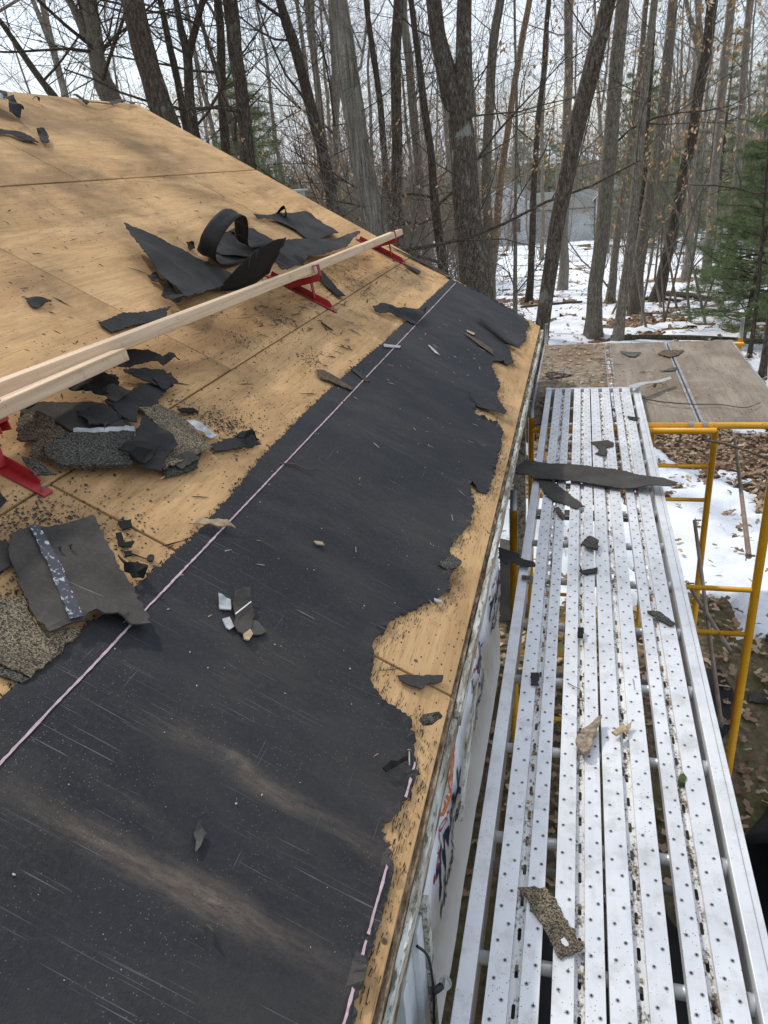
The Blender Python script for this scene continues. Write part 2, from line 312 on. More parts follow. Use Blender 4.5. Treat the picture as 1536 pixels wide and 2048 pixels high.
class MB:
    def __init__(s): s.v = []; s.f = []
    def add(s, v, f):
        o = len(s.v); s.v += [tuple(map(float, q)) for q in v]; s.f += [tuple(i+o for i in q) for q in f]; return s
    def box(s, x0, x1, y0, y1, z0, z1):
        return s.add([(x0,y0,z0),(x1,y0,z0),(x1,y1,z0),(x0,y1,z0),(x0,y0,z1),(x1,y0,z1),(x1,y1,z1),(x0,y1,z1)],
                     [(0,3,2,1),(4,5,6,7),(0,1,5,4),(1,2,6,5),(2,3,7,6),(3,0,4,7)])
    def obox(s, c, ax, ay, az):          # box with half-axis vectors
        c, ax, ay, az = map(lambda q: np.array(q, float), (c, ax, ay, az)); v = []
        for k in (-1, 1):
            for i, j in ((-1,-1),(1,-1),(1,1),(-1,1)): v.append(c+i*ax+j*ay+k*az)
        return s.add(v, [(0,3,2,1),(4,5,6,7),(0,1,5,4),(1,2,6,5),(2,3,7,6),(3,0,4,7)])
    def prism(s, poly, ext):             # planar polygon (3D points) extruded by vector
        n = len(poly); a = [np.array(q, float) for q in poly]; e = np.array(ext, float)
        return s.add(a+[q+e for q in a], [tuple(range(n-1,-1,-1)), tuple(range(n,2*n))]+[(i,(i+1)%n,n+(i+1)%n,n+i) for i in range(n)])
    def tube(s, pts, rad, k=8, caps=True):
        pts = np.asarray(pts, float); n = len(pts); rad = np.broadcast_to(rad, (n,))
        v, f = tube_np(pts, rad, k); s.add(v, [tuple(q) for q in f])
        if caps:
            o = len(s.v)-n*k; s.f.append(tuple(o+i for i in range(k-1,-1,-1))); s.f.append(tuple(o+(n-1)*k+i for i in range(k)))
        return s
    def build(s, name, mat, parent=None, smooth=False, bevel=0, **props): return put(name, s.v, s.f, mat, parent, smooth, None, bevel, **props)
def tube_np(pts, rad, k, wob=0.0, seed=0):
    n = len(pts); t = np.gradient(pts, axis=0); t /= np.linalg.norm(t, axis=1)[:,None]+1e-9
    ref = np.array([0,0,1.]) if abs(t[:,2]).mean() < .8 else np.array([1.,0,0])
    a = np.cross(t, ref); a /= np.linalg.norm(a, axis=1)[:,None]+1e-9; b = np.cross(t, a)
    th = np.arange(k)*2*math.pi/k
    rr = np.asarray(rad)[:,None]*np.ones((1,k))
    if wob:
        zz = np.arange(n)[:,None]*np.ones((1,k)); tt = np.cos(th)[None,:]*2.2+np.sin(th)[None,:]*3.1+np.zeros((n,1))
        rr = rr*(1+wob*(fbm(tt*1.3+5, zz*.35, seed, 3)-.5)*2)
    v = pts[:,None,:]+rr[:,:,None]*(np.cos(th)[None,:,None]*a[:,None,:]+np.sin(th)[None,:,None]*b[:,None,:])
    i = np.arange(n-1)[:,None]*k; j = np.arange(k)[None,:]; j2 = (j+1)%k
    f = np.stack([i+j, i+k+j, i+k+j2, i+j2], -1).reshape(-1,4)
    return v.reshape(-1,3), f
class TB:                                  # many tubes, numpy
    def __init__(s): s.V = []; s.F = []; s.n = 0
    def tube(s, pts, rad, k, wob=0, seed=0):
        v, f = tube_np(np.asarray(pts, float), np.asarray(rad, float), k, wob, seed); s.V.append(v); s.F.append(f+s.n); s.n += len(v)
    def arrays(s): return np.concatenate(s.V), np.concatenate(s.F)

# frames: (a, b, h) -> world
def F_roof(u, v, h): return (-v*CP+h*SP, u, ZE+v*SP+h*CP)
ZD = ZE-.37; ZP = ZE-.43
def F_deck(x, y, h): return (x, y, ZD+h)
def F_ply(x, y, h): return (x, y, ZP+h)
def ground_z(x, y): return np.where(np.asarray(y) < 15, 0.0, -.07*(np.asarray(y, float)-15)) + .10*(fbm(np.asarray(x)*.25+9, np.asarray(y)*.25, 3, 3)-.5)
def F_ground(x, y, h): return (x, y, float(ground_z(x, y))+h)

def jag(pts, seg, amp, r):
    out = []
    n = len(pts)
    for i in range(n):
        a = np.array(pts[i][:2]); b = np.array(pts[(i+1)%n][:2]); L_ = np.linalg.norm(b-a); k = max(1, int(L_/seg))
        nrm = np.array([-(b-a)[1], (b-a)[0]])/(L_+1e-9)
        for j in range(k):
            t = j/k; d = 0 if j == 0 else r.normal()*amp*(1 if r.random() < .7 else 1.8)
            out.append(a+(b-a)*t+nrm*d)
    return np.array(out)
def inside(poly, P):
    x, y = P[:,0], P[:,1]; c = np.zeros(len(P), bool); n = len(poly)
    for i in range(n):
        x1, y1 = poly[i]; x2, y2 = poly[(i+1)%n]
        k = ((y1 > y) != (y2 > y)) & (x < (x2-x1)*(y-y1)/(y2-y1+1e-12)+x1); c ^= k
    return c
def sheet(name, pts, mat, frame=F_roof, thick=.004, lift=.003, seg=.012, amp=.003, res=.04, wav=.004, wsc=9., seed=1, parent=None, attrf=None, hf=None, holes=None, **props):
    r = np.random.default_rng(seed)
    ol = jag(pts, seg, amp, r)
    mn, mxx = ol.min(0), ol.max(0)
    gx, gy = np.meshgrid(np.arange(mn[0]+res*.5, mxx[0], res), np.arange(mn[1]+res*.5, mxx[1], res)); G = np.stack([gx.ravel(), gy.ravel()], 1)
    if len(G):
        G = G+r.normal(size=G.shape)*res*.1; G = G[inside(ol, G)]
        if len(G):
            keep = np.ones(len(G), bool)
            for q in ol: keep &= ((G-q)**2).sum(1) > (res*.3)**2
            G = G[keep]
    allp = [Vector((float(a), float(b))) for a, b in ol]+[Vector((float(a), float(b))) for a, b in G]
    vv, ee, ff, *_ = delaunay_2d_cdt(allp, [], [list(range(len(ol)))], 1, 1e-6)
    P = np.array([(q.x, q.y) for q in vv]); n = len(P)
    H = np.zeros(n)
    hs = np.array([(q[2] if len(q) > 2 else 0) for q in pts])
    if np.any(hs):
        ctl = np.array([q[:2] for q in pts]); d2 = ((P[:,None,:]-ctl[None])**2).sum(2)+1e-6; w = 1/d2**1.5; H = (w*hs).sum(1)/w.sum(1)
    if wav: H = H+wav*2*fbm(P[:,0]*wsc+seed*3.1, P[:,1]*wsc, seed, 3)
    if hf is not None: H = H+hf(P[:,0], P[:,1])
    H = H+lift+thick
    top = [frame(a, b, h) for (a, b), h in zip(P, H)]; bot = [frame(a, b, h-thick) for (a, b), h in zip(P, H)]
    f3 = []; cnt = {}
    for t in ff:
        t = list(t)
        a, b, c = P[t[0]], P[t[1]], P[t[2]]
        if np.cross(b-a, c-a) < 0: t = t[::-1]
        f3.append(tuple(t))
        for i in range(3): cnt[(t[i], t[(i+1)%3])] = 1
    faces = f3+[tuple(i+n for i in t[::-1]) for t in f3]
    for (a, b) in cnt:
        if (b, a) not in cnt: faces.append((b, a, a+n, b+n))
    at = None
    if attrf: q = attrf(P[:,0], P[:,1]); at = (attrf.__name__, np.concatenate([q, q]))
    return put(name, top+bot, faces, mat, parent, False, at, **props)
def strip(name, rows, mat, parent=None, thick=.003, **props):
    """rows: n x m grid of world points -> bent sheet"""
    A = np.array(rows, float); n, k, _ = A.shape
    f = [(i*k+j, i*k+j+1, (i+1)*k+j+1, (i+1)*k+j) for i in range(n-1) for j in range(k-1)]
    o = put(name, A.reshape(-1,3), f, mat, parent, True, **props)
    s = o.modifiers.new('thickness', 'SOLIDIFY'); s.thickness = thick; s.offset = 0
    return o
def smoothpath(pts, n):
    P = np.array(pts, float); m_ = len(P); t = np.linspace(0, m_-1, n); out = []
    for q in t:
        i = min(int(q), m_-2); u = q-i
        p0, p1, p2, p3 = P[max(i-1,0)], P[i], P[i+1], P[min(i+2,m_-1)]
        out.append(.5*((2*p1)+(-p0+p2)*u+(2*p0-5*p1+4*p2-p3)*u*u+(-p0+3*p1-3*p2+p3)*u**3))
    return np.array(out)

# ================================================================== THE SETTING: ground
def grid_mesh(xs, ys):
    X, Y = np.meshgrid(xs, ys); nx, ny = len(xs), len(ys)
    i = np.arange(ny-1)[:,None]*nx; j = np.arange(nx-1)[None,:]
    return X.ravel(), Y.ravel(), np.stack([i+j, i+j+1, i+nx+j+1, i+nx+j], -1).reshape(-1,4)
xs = np.concatenate([np.arange(-160,-12,6.), np.arange(-12,14,.4), np.arange(14,160,6.)]); ys = np.concatenate([np.arange(-90,-6,6.), np.arange(-6,40,.4), np.arange(40,130,2.), np.arange(130,420,12.)])
X, Y, Fq = grid_mesh(xs, ys); Z = ground_z(X, np.minimum(Y, 125))
Z = Z+np.clip((Y-125)/90, 0, 1)**1.5*6*(1+.35*(fbm(X*.02, Y*.02, 4)-.5))      # wooded rise far behind
gm = mesh('ground', np.stack([X, Y, Z], 1), Fq, 'leaf_floor', True)
gm.materials.append(MAT['hill_woods']); cy = Y[Fq].mean(1); gm.polygons.foreach_set('material_index', (cy > 118).astype(np.int32))
link('ground', gm, kind='structure')

def snow_depth(x, y):
    n = fbm(x*1.5+3, y*1.5, 21, 5, .55); big = fbm(x*.33, y*.33+7, 5, 3)
    t = np.interp(y, [3.9, 5.2, 6.2, 7.4, 8.4, 9.6, 11.0, 12.5, 16, 40, 120], [.95, .76, .54, .46, .50, .62, .57, .45, .43, .43, .36])
    return (n*.72+big*.28)-t+np.where(x < .9, .16, .05)*np.clip(1-np.abs(y-7.4)/2.2, 0, 1)
def snow_patch(name, xs, ys, label, hmax):
    X, Y, Fq = grid_mesh(xs, ys); d = snow_depth(X, Y)
    keep = (d[Fq] > -.012).any(1)&(d[Fq] > -.06).all(1); Fq = Fq[keep]; u, inv = np.unique(Fq, return_inverse=True); Fq = inv.reshape(-1,4)
    X, Y, d = X[u], Y[u], d[u]
    Z = ground_z(X, Y)-.01+np.clip(d, -.05, 1)**1*0+np.where(d > 0, np.minimum(hmax, .012+d*.55), d*1.2)+.01*fbm(X*4, Y*4, 8, 3)*(d > 0)
    o = link(name, mesh(name, np.stack([X, Y, Z], 1), Fq, 'snow', True), kind='stuff', label=label, category='snow')
snow_patch('snow', np.arange(-7, 9, .06), np.arange(4.2, 17, .06), 'patchy melting snow over leaf litter beside and beyond the scaffold', .09)
snow_patch('snow', np.arange(-26, 24, .16), np.arange(17, 60, .16), 'thin snow cover with brown leaf streaks under the woods', .10)
snow_patch('snow', np.arange(-60, 60, .6), np.arange(60, 124, .6), 'snow in the far clearing around the distant pale house', .12)

def leaves(name, n, xr, yr, size, label, seed, thr=.02, up=.02, onsnow=.03):
    r = np.random.default_rng(seed); x = r.uniform(*xr, n); y = r.uniform(*yr, n)
    ok = (snow_depth(x, y) < thr)&~((x < 0)&(y < 2.9)); clump = fbm(x*1.1, y*1.1, 31, 3); ok &= r.random(n) < np.interp(y, [3, 6.5, 8], [.42, .42, 1])*np.clip(clump*2-.3, .1, 1)
    sn = r.random(n) < onsnow; ok |= sn; x, y = x[ok], y[ok]; n = len(x)
    z = ground_z(x, y)+up+np.where(snow_depth(x, y) > 0, .07, 0)+r.random(n)*.03
    s = size*(.6+.8*r.random(n)); th = r.uniform(0, 2*math.pi, n); til = r.normal(size=(n,2))*.35
    prof = np.array([(-.5,0,0),(-.25,.22,.1),(.0,.13,.05),(.2,.3,.14),(.5,0,.04),(.2,-.3,.14),(.0,-.13,.05),(-.25,-.22,.1)])
    c, sn_ = np.cos(th), np.sin(th); px = prof[:,0][None]*s[:,None]; py = prof[:,1][None]*s[:,None]
    V = np.stack([x[:,None]+px*c[:,None]-py*sn_[:,None], y[:,None]+px*sn_[:,None]+py*c[:,None], z[:,None]+prof[:,2][None]*s[:,None]*r.uniform(-.6,1.6,(n,1))+px*til[:,:1]+py*til[:,1:]], 2)
    Fm = (np.arange(n)*8)[:,None,None]+np.array([[0,1,2,7],[7,2,6,6],[2,3,5,6],[3,4,5,5]])[None]
    Fm = Fm.reshape(-1,4); tri = []
    # quads with a repeated corner become triangles: use a fan of triangles instead
    fan = np.array([[0,1,7],[1,2,7],[7,2,6],[2,3,6],[3,5,6],[3,4,5]])
    Ft = ((np.arange(n)*8)[:,None,None]+fan[None]).reshape(-1,3)
    tint = np.repeat(r.random(n), 8)
    link(name, mesh(name, V.reshape(-1,3), Ft, 'dead_leaves', False, ('tint', tint)), kind='stuff', label=label, category='leaves')
leaves('fallen_leaves', 48000, (-3, 7), (2.6, 17), .078, 'brown oak leaves scattered on the ground by the scaffold', 3)
leaves('fallen_leaves', 26000, (-14, 14), (17, 40), .13, 'brown leaves showing through the snow under the trees', 4, -.0, .02, .14)

# ================================================================== THE HOUSE
house = thing('house', (-2.0, 2.0, 0), 'house under repair with stripped plywood roof and white wrapped wall', 'house')
RAKE0, RAKE1, VR = 6.262, 6.70, 4.02       # rake edge: u at the eave, u at the ridge, slope length
def rake(v): return RAKE0+(RAKE1-RAKE0)*v/VR
mb = MB()                                   # roof structure under the panels, both slopes
def slab(u0, u1a, u1b, v0, v1, h0, h1, mir=False):
    P = [F_roof(u0, v0, h0), F_roof(u1a, v0, h0), F_roof(u1b, v1, h0), F_roof(u0, v1, h0), F_roof(u0, v0, h1), F_roof(u1a, v0, h1), F_roof(u1b, v1, h1), F_roof(u0, v1, h1)]
    if mir: P = [(-2*VR*CP-x, y, z) for x, y, z in P]
    fs = [(0,3,2,1),(4,5,6,7),(0,1,5,4),(1,2,6,5),(2,3,7,6),(3,0,4,7)]
    if mir: fs = [f[::-1] for f in fs]
    return P, fs
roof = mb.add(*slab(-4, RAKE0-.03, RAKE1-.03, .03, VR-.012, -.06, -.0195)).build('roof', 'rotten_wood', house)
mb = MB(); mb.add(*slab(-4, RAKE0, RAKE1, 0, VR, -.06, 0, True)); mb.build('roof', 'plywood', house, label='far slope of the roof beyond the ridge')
G = .0045
for (v0, v1, cuts) in ((0, 1.215, [-4, -.90, 1.555, 4.0, 99]), (1.222, 2.775, [-4, .28, 2.735, 5.225, 99]), (2.785, VR, [-4, 1.5, 4.02, 99])):
    for a, b in zip(cuts, cuts[1:]):
        ua, ub = (b-G, b-G) if b < 50 else (rake(v0), rake(v1))
        lift = (rng.random()-.5)*.003
        P, fs = slab(a+G, ua, ub, v0, v1, -.016, lift)
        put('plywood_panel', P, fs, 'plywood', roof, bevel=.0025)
# rake trim and rough wood along the far edge
mb = MB(); mb.prism([F_roof(rake(0)+.004, .01, -.02), F_roof(rake(VR)+.004, VR, -.02), F_roof(rake(VR)+.004, VR, -.17), F_roof(rake(0)+.004, .01, -.17)], (0, .022, 0)); mb.build('rake_board', 'weathered_white', house)
# fascia: rough sub-fascia edge plus the white board, both uneven
def ragged_bar(name, y0, y1, x0, x1, zt, zb, mat, amp, seed, step=.025, taper=None, **pr):
    ys_ = np.arange(y0, y1+.001, step); n = len(ys_); r = fbm(ys_*9, ys_*0+seed, seed, 4)-.5; r2 = fbm(ys_*13, ys_*0+seed+3, seed+9, 4)-.5
    V = []
    for i, y in enumerate(ys_):
        b = zb+r2[i]*amp*2
        if taper: b = zt-(zt-b)*float(np.interp(y, *taper))
        V += [(x0+r2[i]*amp*.5, y, zt+r[i]*amp), (x1+r[i]*amp*.6, y, zt-.004+r2[i]*amp), (x1+r[i]*amp*.4, y, b), (x0, y, b)]
    f = [(4*i+k, 4*i+(k+1)%4, 4*i+4+(k+1)%4, 4*i+4+k) for i in range(n-1) for k in range(4)]; f = [q[::-1] for q in f]
    f += [(0,1,2,3), tuple(4*(n-1)+k for k in (3,2,1,0))]
    return put(name, V, f, mat, house, **pr)
ragged_bar('sub_fascia', -3.5, 6.2, -.012, .010, ZE-.008, ZE-.14, 'rotten_wood', .012, 2)
ragged_bar('fascia_board', 1.52, 6.22, .012, .028, ZE-.018, ZE-.068, 'weathered_white', .007, 5)
ragged_bar('fascia_board', -3.5, 1.515, .010, .022, ZE-.026, ZE-.065, 'weathered_white', .012, 7, label='rough mossy near length of the fascia')
o = sheet('fascia_splinter', [(1.40, ZE-.285), (1.53, ZE-.12), (1.80, ZE-.11), (1.62, ZE-.20), (1.47, ZE-.272)], 'weathered_white', lambda a, b, h: (.036+h, a, b), .006, 0, .05, .001, .1, 0, parent=house)
# walls
def wrinkle(y, z): return -.02+.014*(fbm(y*2.5+z*2, z*1.0+y*.5, 41, 2)-.5)+np.clip((z-(ZE-.93))/.22, .06, 1)*(.010-.042*np.abs(fbm(y*9+z*5.0, z*1.5-y*.6, 43, 2)-.5)-.018*np.abs(fbm(y*23+z*12, z*3.0-y, 47, 2)-.5))+.006*np.clip((ZE-.62-z)/.35, 0, 1)**2*fbm(y*2, z*0, 5, 2)
ys_ = np.arange(1.06, 2.966, .0125); zs_ = np.arange(ZE-.945, ZE-.02, .0125)
Xg, Zg, Fg = grid_mesh(ys_, zs_); edge = .005*(fbm(Xg*3, Xg*0, 9, 3)-.5)
Zw = np.where(Zg < ZE-.92, Zg+edge, Zg)
wrap = put('house_wrap', np.stack([wrinkle(Xg, Zw)-.004, Xg, Zw], 1), [tuple(q) for q in Fg], 'house_wrap', house, True)
mb = MB(); mb.box(-6.9, -.06, 1.06, 2.955, ZE-.905, ZE-.08); mb.box(-6.9, -.55, 1.06, 2.955, 0.0, ZE-.91); mb.build('wall', 'foundation', house)
mb = MB(); mb.box(-6.9, -.035, -3.4, 1.055, 0.0, ZE-.75); mb.build('wall', 'foundation', house)
mb = MB(); mb.box(-6.9, -.12, -3.4, 1.055, ZE-.748, ZE-.10); mb.build('wall', 'recess_shade', house)  # near-black colour stands in for the shade of the recess under the fascia
mb = MB(); mb.box(-6.6, -1.6, 2.957, 6.1, 0, ZE-.02); mb.build('wall', 'far_siding', house)
mb = MB(); mb.prism([(-6.9, 6.10, ZE-.05), (-.15, 6.10, ZE-.05), (-VR*CP, 6.30, ZE+VR*SP-.12)], (0, .05, 0)); mb.build('gable_wall', 'far_siding', house)
for yy in (6.0,):
    mb = MB(); mb.box(-.20, -.10, yy-.05, yy+.05, 0, ZE-.10); mb.build('porch_post', 'weathered_white', house)
# lettering printed on the wrap
def lettering(txt, y0, zc, size, mat, slant=.0, stretch=1.0, bold=0.0, parent=wrap, rot=0.0):
    cu = bpy.data.curves.new('t', 'FONT'); cu.body = txt; cu.size = 1; cu.offset = bold; cu.resolution_u = 3; cu.shear = slant
    ob = bpy.data.objects.new('t', cu); COL.objects.link(ob); dg = bpy.context.evaluated_depsgraph_get(); me = bpy.data.meshes.new_from_object(ob.evaluated_get(dg))
    bpy.data.objects.remove(ob)
    bm = bmesh.new(); bm.from_mesh(me); bmesh.ops.triangulate(bm, faces=bm.faces)
    for _ in range(2):
        long = [e for e in bm.edges if e.calc_length()*size > .03]
        if long: bmesh.ops.subdivide_edges(bm, edges=long, cuts=1, use_grid_fill=False); bmesh.ops.triangulate(bm, faces=bm.faces)
    V = np.array([v.co[:] for v in bm.verts]); Fc = [tuple(v.index for v in f.verts) for f in bm.faces]; bm.free()
    a = V[:,0]*size*stretch; b = V[:,1]*size; y = y0+a*math.cos(rot)-b*math.sin(rot); z = zc+a*math.sin(rot)+b*math.cos(rot)
    return put('lettering', np.stack([wrinkle(y, z)-.0015, y, z], 1), Fc, mat, parent)
for k, y0 in enumerate((.985+.31, 2.02, 2.62)):
    dz = (0, .03, .02)[k]; s = (1, .82, .8)[k]
    lettering('Tyvek', y0-.02, ZE-.505+dz, .175*s, 'navy_print', .25, 1.04, .012)
    lettering('DUPONT', y0+.02, ZE-.385+dz, .052*s, 'red_print', .1, 1.1, .006)
    lettering('HomeWrap', y0+.03, ZE-.595+dz, .085*s, 'navy_print', .15, 1.0, .008)
    # small oval before the red word
    t = np.linspace(0, 2*math.pi, 14)[:-1]; y = y0-.012+.016*np.cos(t); z = ZE-.372+dz+.011*np.sin(t)
    put('lettering', np.stack([wrinkle(y, z)-.001, y, z], 1), [tuple(range(13))], 'red_print', wrap)
for (yo, zo) in ((2.005, ZE-.225), (1.405, ZE-.285), (2.60, ZE-.215)):   # orange pointed emblem with pale script strokes
    prof = [(0,0),(.05,.045),(.10,.06),(.16,.058),(.22,.075),(.28,.05),(.34,.055),(.42,.03),(.34,-.02),(.28,-.03),(.22,-.065),(.15,-.05),(.1,-.04),(.05,-.03)]
    y = yo+np.array([q[0]*.62 for q in prof]); z = zo+np.array([q[1] for q in prof])
    put('emblem', np.stack([wrinkle(y, z)+.001, y, z], 1), [tuple(range(len(prof)))[::-1]], 'orange_print', wrap)
    for j in range(6):
        yy = yo+(.045+.036*j); a = np.linspace(0, 1, 7); y = yy+.016*np.sin(a*5+j)+.012*a; z = zo-.028+.06*a+.006*np.cos(a*7+j)
        A = [(float(wrinkle(y[i], z[i]))+.0035, y[i]-.004, z[i]) for i in range(7)]; B = [(q[0], q[1]+.008, q[2]+.001) for q in A]
        put('emblem_stroke', A+B, [(i, i+1, 8+i, 7+i) for i in range(6)], 'white_print', wrap)
# window at the near end of the wall, with its dark opening
win = MB().box(-.05, .012, .985, 1.03, ZE-1.25, ZE-.16).build('window', 'white_vinyl', house, bevel=.003)
MB().box(-.04, .024, 1.032, 1.055, ZE-1.25, ZE-.13).build('casing', 'weathered_white', win)
MB().box(-.06, .004, .875, .91, ZE-1.25, ZE-.20).build('sash', 'white_vinyl', win, bevel=.002)
MB().box(-.055, -.004, .912, .983, ZE-1.25, ZE-.22).build('jamb', 'white_vinyl', win)
MB().box(-.065, -.058, .30, .873, ZE-1.25, ZE-.22).build('pane', 'window_glass', win)
# string light hanging at the window
sl = thing('string_light', (.04, .98, ZE-.45), 'clear round bulb on a black cord hanging beside the white window', 'string light')
MB().tube(smoothpath([(.02,.945,ZE-.14),(.034,.972,ZE-.21),(.036,.985,ZE-.33),(.03,.99,ZE-.45),(.02,.985,ZE-.62),(.02,.99,ZE-.95)], 26), .0032, 6).build('cord', 'black_plastic', sl, True)
MB().tube([(.035,.982,ZE-.345),(.042,.994,ZE-.350),(.049,1.006,ZE-.355)], [.006,.008,.008], 10).build('socket', 'black_plastic', sl, True)
for dz in (-.012, .014):
    t = np.linspace(0, 2*math.pi, 15); MB().tube([(.034, .972+.007*math.cos(a), ZE-.335+dz+.007*math.sin(a)) for a in t], .0013, 5).build('cord_loop', 'black_plastic', sl, True)
bm = bmesh.new(); bmesh.ops.create_uvsphere(bm, u_segments=16, v_segments=10, radius=.0145, matrix=Matrix.Translation((.056-.04, 1.018-.98, -.361+.45))); bme = bpy.data.meshes.new('bulb'); bm.to_mesh(bme); bm.free(); bme.materials.append(MAT['bulb_glass'])
bme.polygons.foreach_set('use_smooth', [True]*len(bme.polygons)); link('bulb', bme, sl)

# ------------------------------------------------------------------ self-adhesive roofing membrane
low = [(6.265,0.235,0.000),(6.237,0.158,0.000),(6.105,0.102,0.000),(5.801,0.106,0.000),(5.574,0.084,0.000),(5.274,0.117,0.000),(5.237,0.181,0.000),(5.210,0.210,0.000),(5.041,0.170,0.000),(4.826,0.119,0.000),(4.711,0.148,0.000),(4.641,0.248,0.000),(4.466,0.244,0.000),(4.365,0.197,0.000),(4.254,0.161,0.000),(4.107,0.158,0.000),(3.998,0.142,0.000),(3.877,0.073,0.000),(3.795,0.146,0.000),(3.696,0.245,0.000),(3.612,0.224,0.000),(3.608,0.160,0.000),(3.618,0.110,0.000),(3.531,0.063,0.000),(3.397,0.056,0.000),(3.265,0.055,0.000),(3.024,0.052,0.000),(2.807,0.054,0.000),(2.787,0.094,0.000),(2.820,0.145,0.000),(2.657,0.100,0.000),(2.506,0.086,0.000),(2.413,0.103,0.000),(2.340,0.116,0.000),(2.232,0.133,0.000),(2.200,0.108,0.000),(2.179,0.081,0.000),(2.088,0.107,0.000),(2.000,0.086,0.000),(1.952,0.109,0.000),(1.913,0.124,0.000),(1.872,0.145,0.000),(1.843,0.168,0.000),(1.781,0.196,0.000),(1.727,0.224,0.000),(1.679,0.232,0.000),(1.635,0.241,0.000),(1.601,0.249,0.000),(1.565,0.249,0.000),(1.515,0.229,0.000),(1.452,0.216,0.000),(1.424,0.199,0.000),(1.402,0.173,0.000),(1.408,0.146,0.000),(1.409,0.121,0.000),(1.400,0.099,0.000),(1.383,0.084,0.000),(1.347,0.072,0.000),(1.315,0.060,0.000),(1.278,0.048,0.000),(1.247,0.039,0.000),(1.205,0.041,0.000),(1.174,0.040,0.000),(1.152,0.055,0.000),(1.130,0.056,0.000),(1.111,0.057,0.000),(1.082,0.069,0.000),(1.055,0.079,0.000),(1.033,0.065,0.000),(1.010,0.049,0.000),(0.987,0.038,0.000),(0.959,0.032,0.000),(0.911,0.034,0.000),(0.868,0.032,0.000),(0.818,0.037,0.000),(0.771,0.040,0.000),(0.749,0.039,0.000),(0.728,0.037,0.000),(0.692,0.031,0.000)]
top = [(0.912,0.867,0.000),(1.070,0.859,0.000),(1.320,0.844,0.000),(1.529,0.830,0.000),(1.750,0.827,0.000),(1.972,0.839,0.000),(2.245,0.856,0.000),(2.563,0.860,0.000),(2.890,0.865,0.000),(3.342,0.861,0.000),(3.909,0.846,0.000),(4.833,0.844,0.000),(6.350,0.830,0.000)]
ml = [(6.235,.895), (6.30,.52), (6.275,.36)]+low
mo = ml+[(low[-1][0]-.35, .055), (-.6, .06), (-3.4, .06), (-3.4, .90), (-.5, .90)]+top
def seg_d(a, b, p0, p1):
    p0, p1 = np.array(p0[:2]), np.array(p1[:2]); d = p1-p0; t = np.clip(((a-p0[0])*d[0]+(b-p0[1])*d[1])/(d@d), 0, 1)
    return np.hypot(a-p0[0]-t*d[0], b-p0[1]-t*d[1]), t
sm1 = [(1.036,0.688,0.000),(1.029,0.572,0.000),(1.039,0.461,0.000),(1.040,0.409,0.000),(1.020,0.370,0.000),(1.014,0.298,0.000),(1.014,0.206,0.000),(1.006,0.112,0.000),(0.989,0.056,0.000)]
sm2 = [(0.767,0.735,0.000),(0.758,0.658,0.000),(0.756,0.568,0.000),(0.756,0.489,0.000),(0.756,0.410,0.000),(0.755,0.321,0.000),(0.756,0.253,0.000),(0.754,0.193,0.000),(0.752,0.114,0.000),(0.742,0.053,0.000)]
sm3 = [(0.855,0.633,0.000),(0.849,0.524,0.000),(0.825,0.428,0.000)]
sm4 = [(1.931,0.740,0.000),(2.002,0.589,0.000),(2.061,0.463,0.000)]
sm5 = [(2.900,0.845,0.000),(3.034,0.615,0.000),(3.098,0.378,0.000)]
def dust(a, b):
    t = np.zeros(len(a))
    fade = {0: (.12,.3,.5,.9,1,.9,.55,.35), 1: (.3,.5,.8,1,1,1,.9,.6,.35), 2: (.5,.4), 3: (.4,.3), 4: (.35,.3)}
    for si_, (pl, w, k) in enumerate(((sm1, .022, .95), (sm2, .026, .95), (sm3, .012, .5), (sm4, .03, .45), (sm5, .05, .4))):
        fk = fade[si_]+(fade[si_][-1]*.6,)
        for qi, (p0, p1) in enumerate(zip(pl, pl[1:])):
            d, tt = seg_d(a, b, p0, p1); kk = fk[min(qi, len(fk)-1)]*(1-tt)+fk[min(qi+1, len(fk)-1)]*tt; ww = w*(.6+.8*fbm(a*14+si_, b*9, 57, 2)); t = np.maximum(t, k*kk*np.exp(-(d/ww)**2))
    t = t*(.45+.9*fbm(a*30, b*6, 51, 3))+.22*np.clip(fbm(a*2.2, b*3, 52, 4)-.48, 0, 1)*2
    return np.clip(t, 0, 1)
def edge_lip(a, b):
    d = np.full(len(a), 9.)
    for p0, p1 in zip(ml, ml[1:]): d = np.minimum(d, seg_d(a, b, p0, p1)[0])
    return .028*np.exp(-d/.013)*np.clip(fbm(a*22, b*22, 58, 3)-.42, 0, 1)*2
def mh(a, b): return .005*fbm(a*2.5, b*3, 53, 3)+.0035*np.abs(fbm(a*7+b*3, b*5-a*2, 54, 2)-.5)*2+.006*np.exp(-((seg_d(a, b, sm2[5], sm2[7])[0])/.02)**2)+.007*np.exp(-((seg_d(a, b, sm1[3], sm1[4])[0])/.018)**2)
memb = sheet('roofing_membrane', mo, 'membrane', F_roof, .003, .001, .007, .0028, .022, 0, seed=4, attrf=dust, hf=lambda a, b: mh(a, b)+edge_lip(a, b), label='black self adhesive membrane along the eave with ragged torn edge', category='roofing membrane')
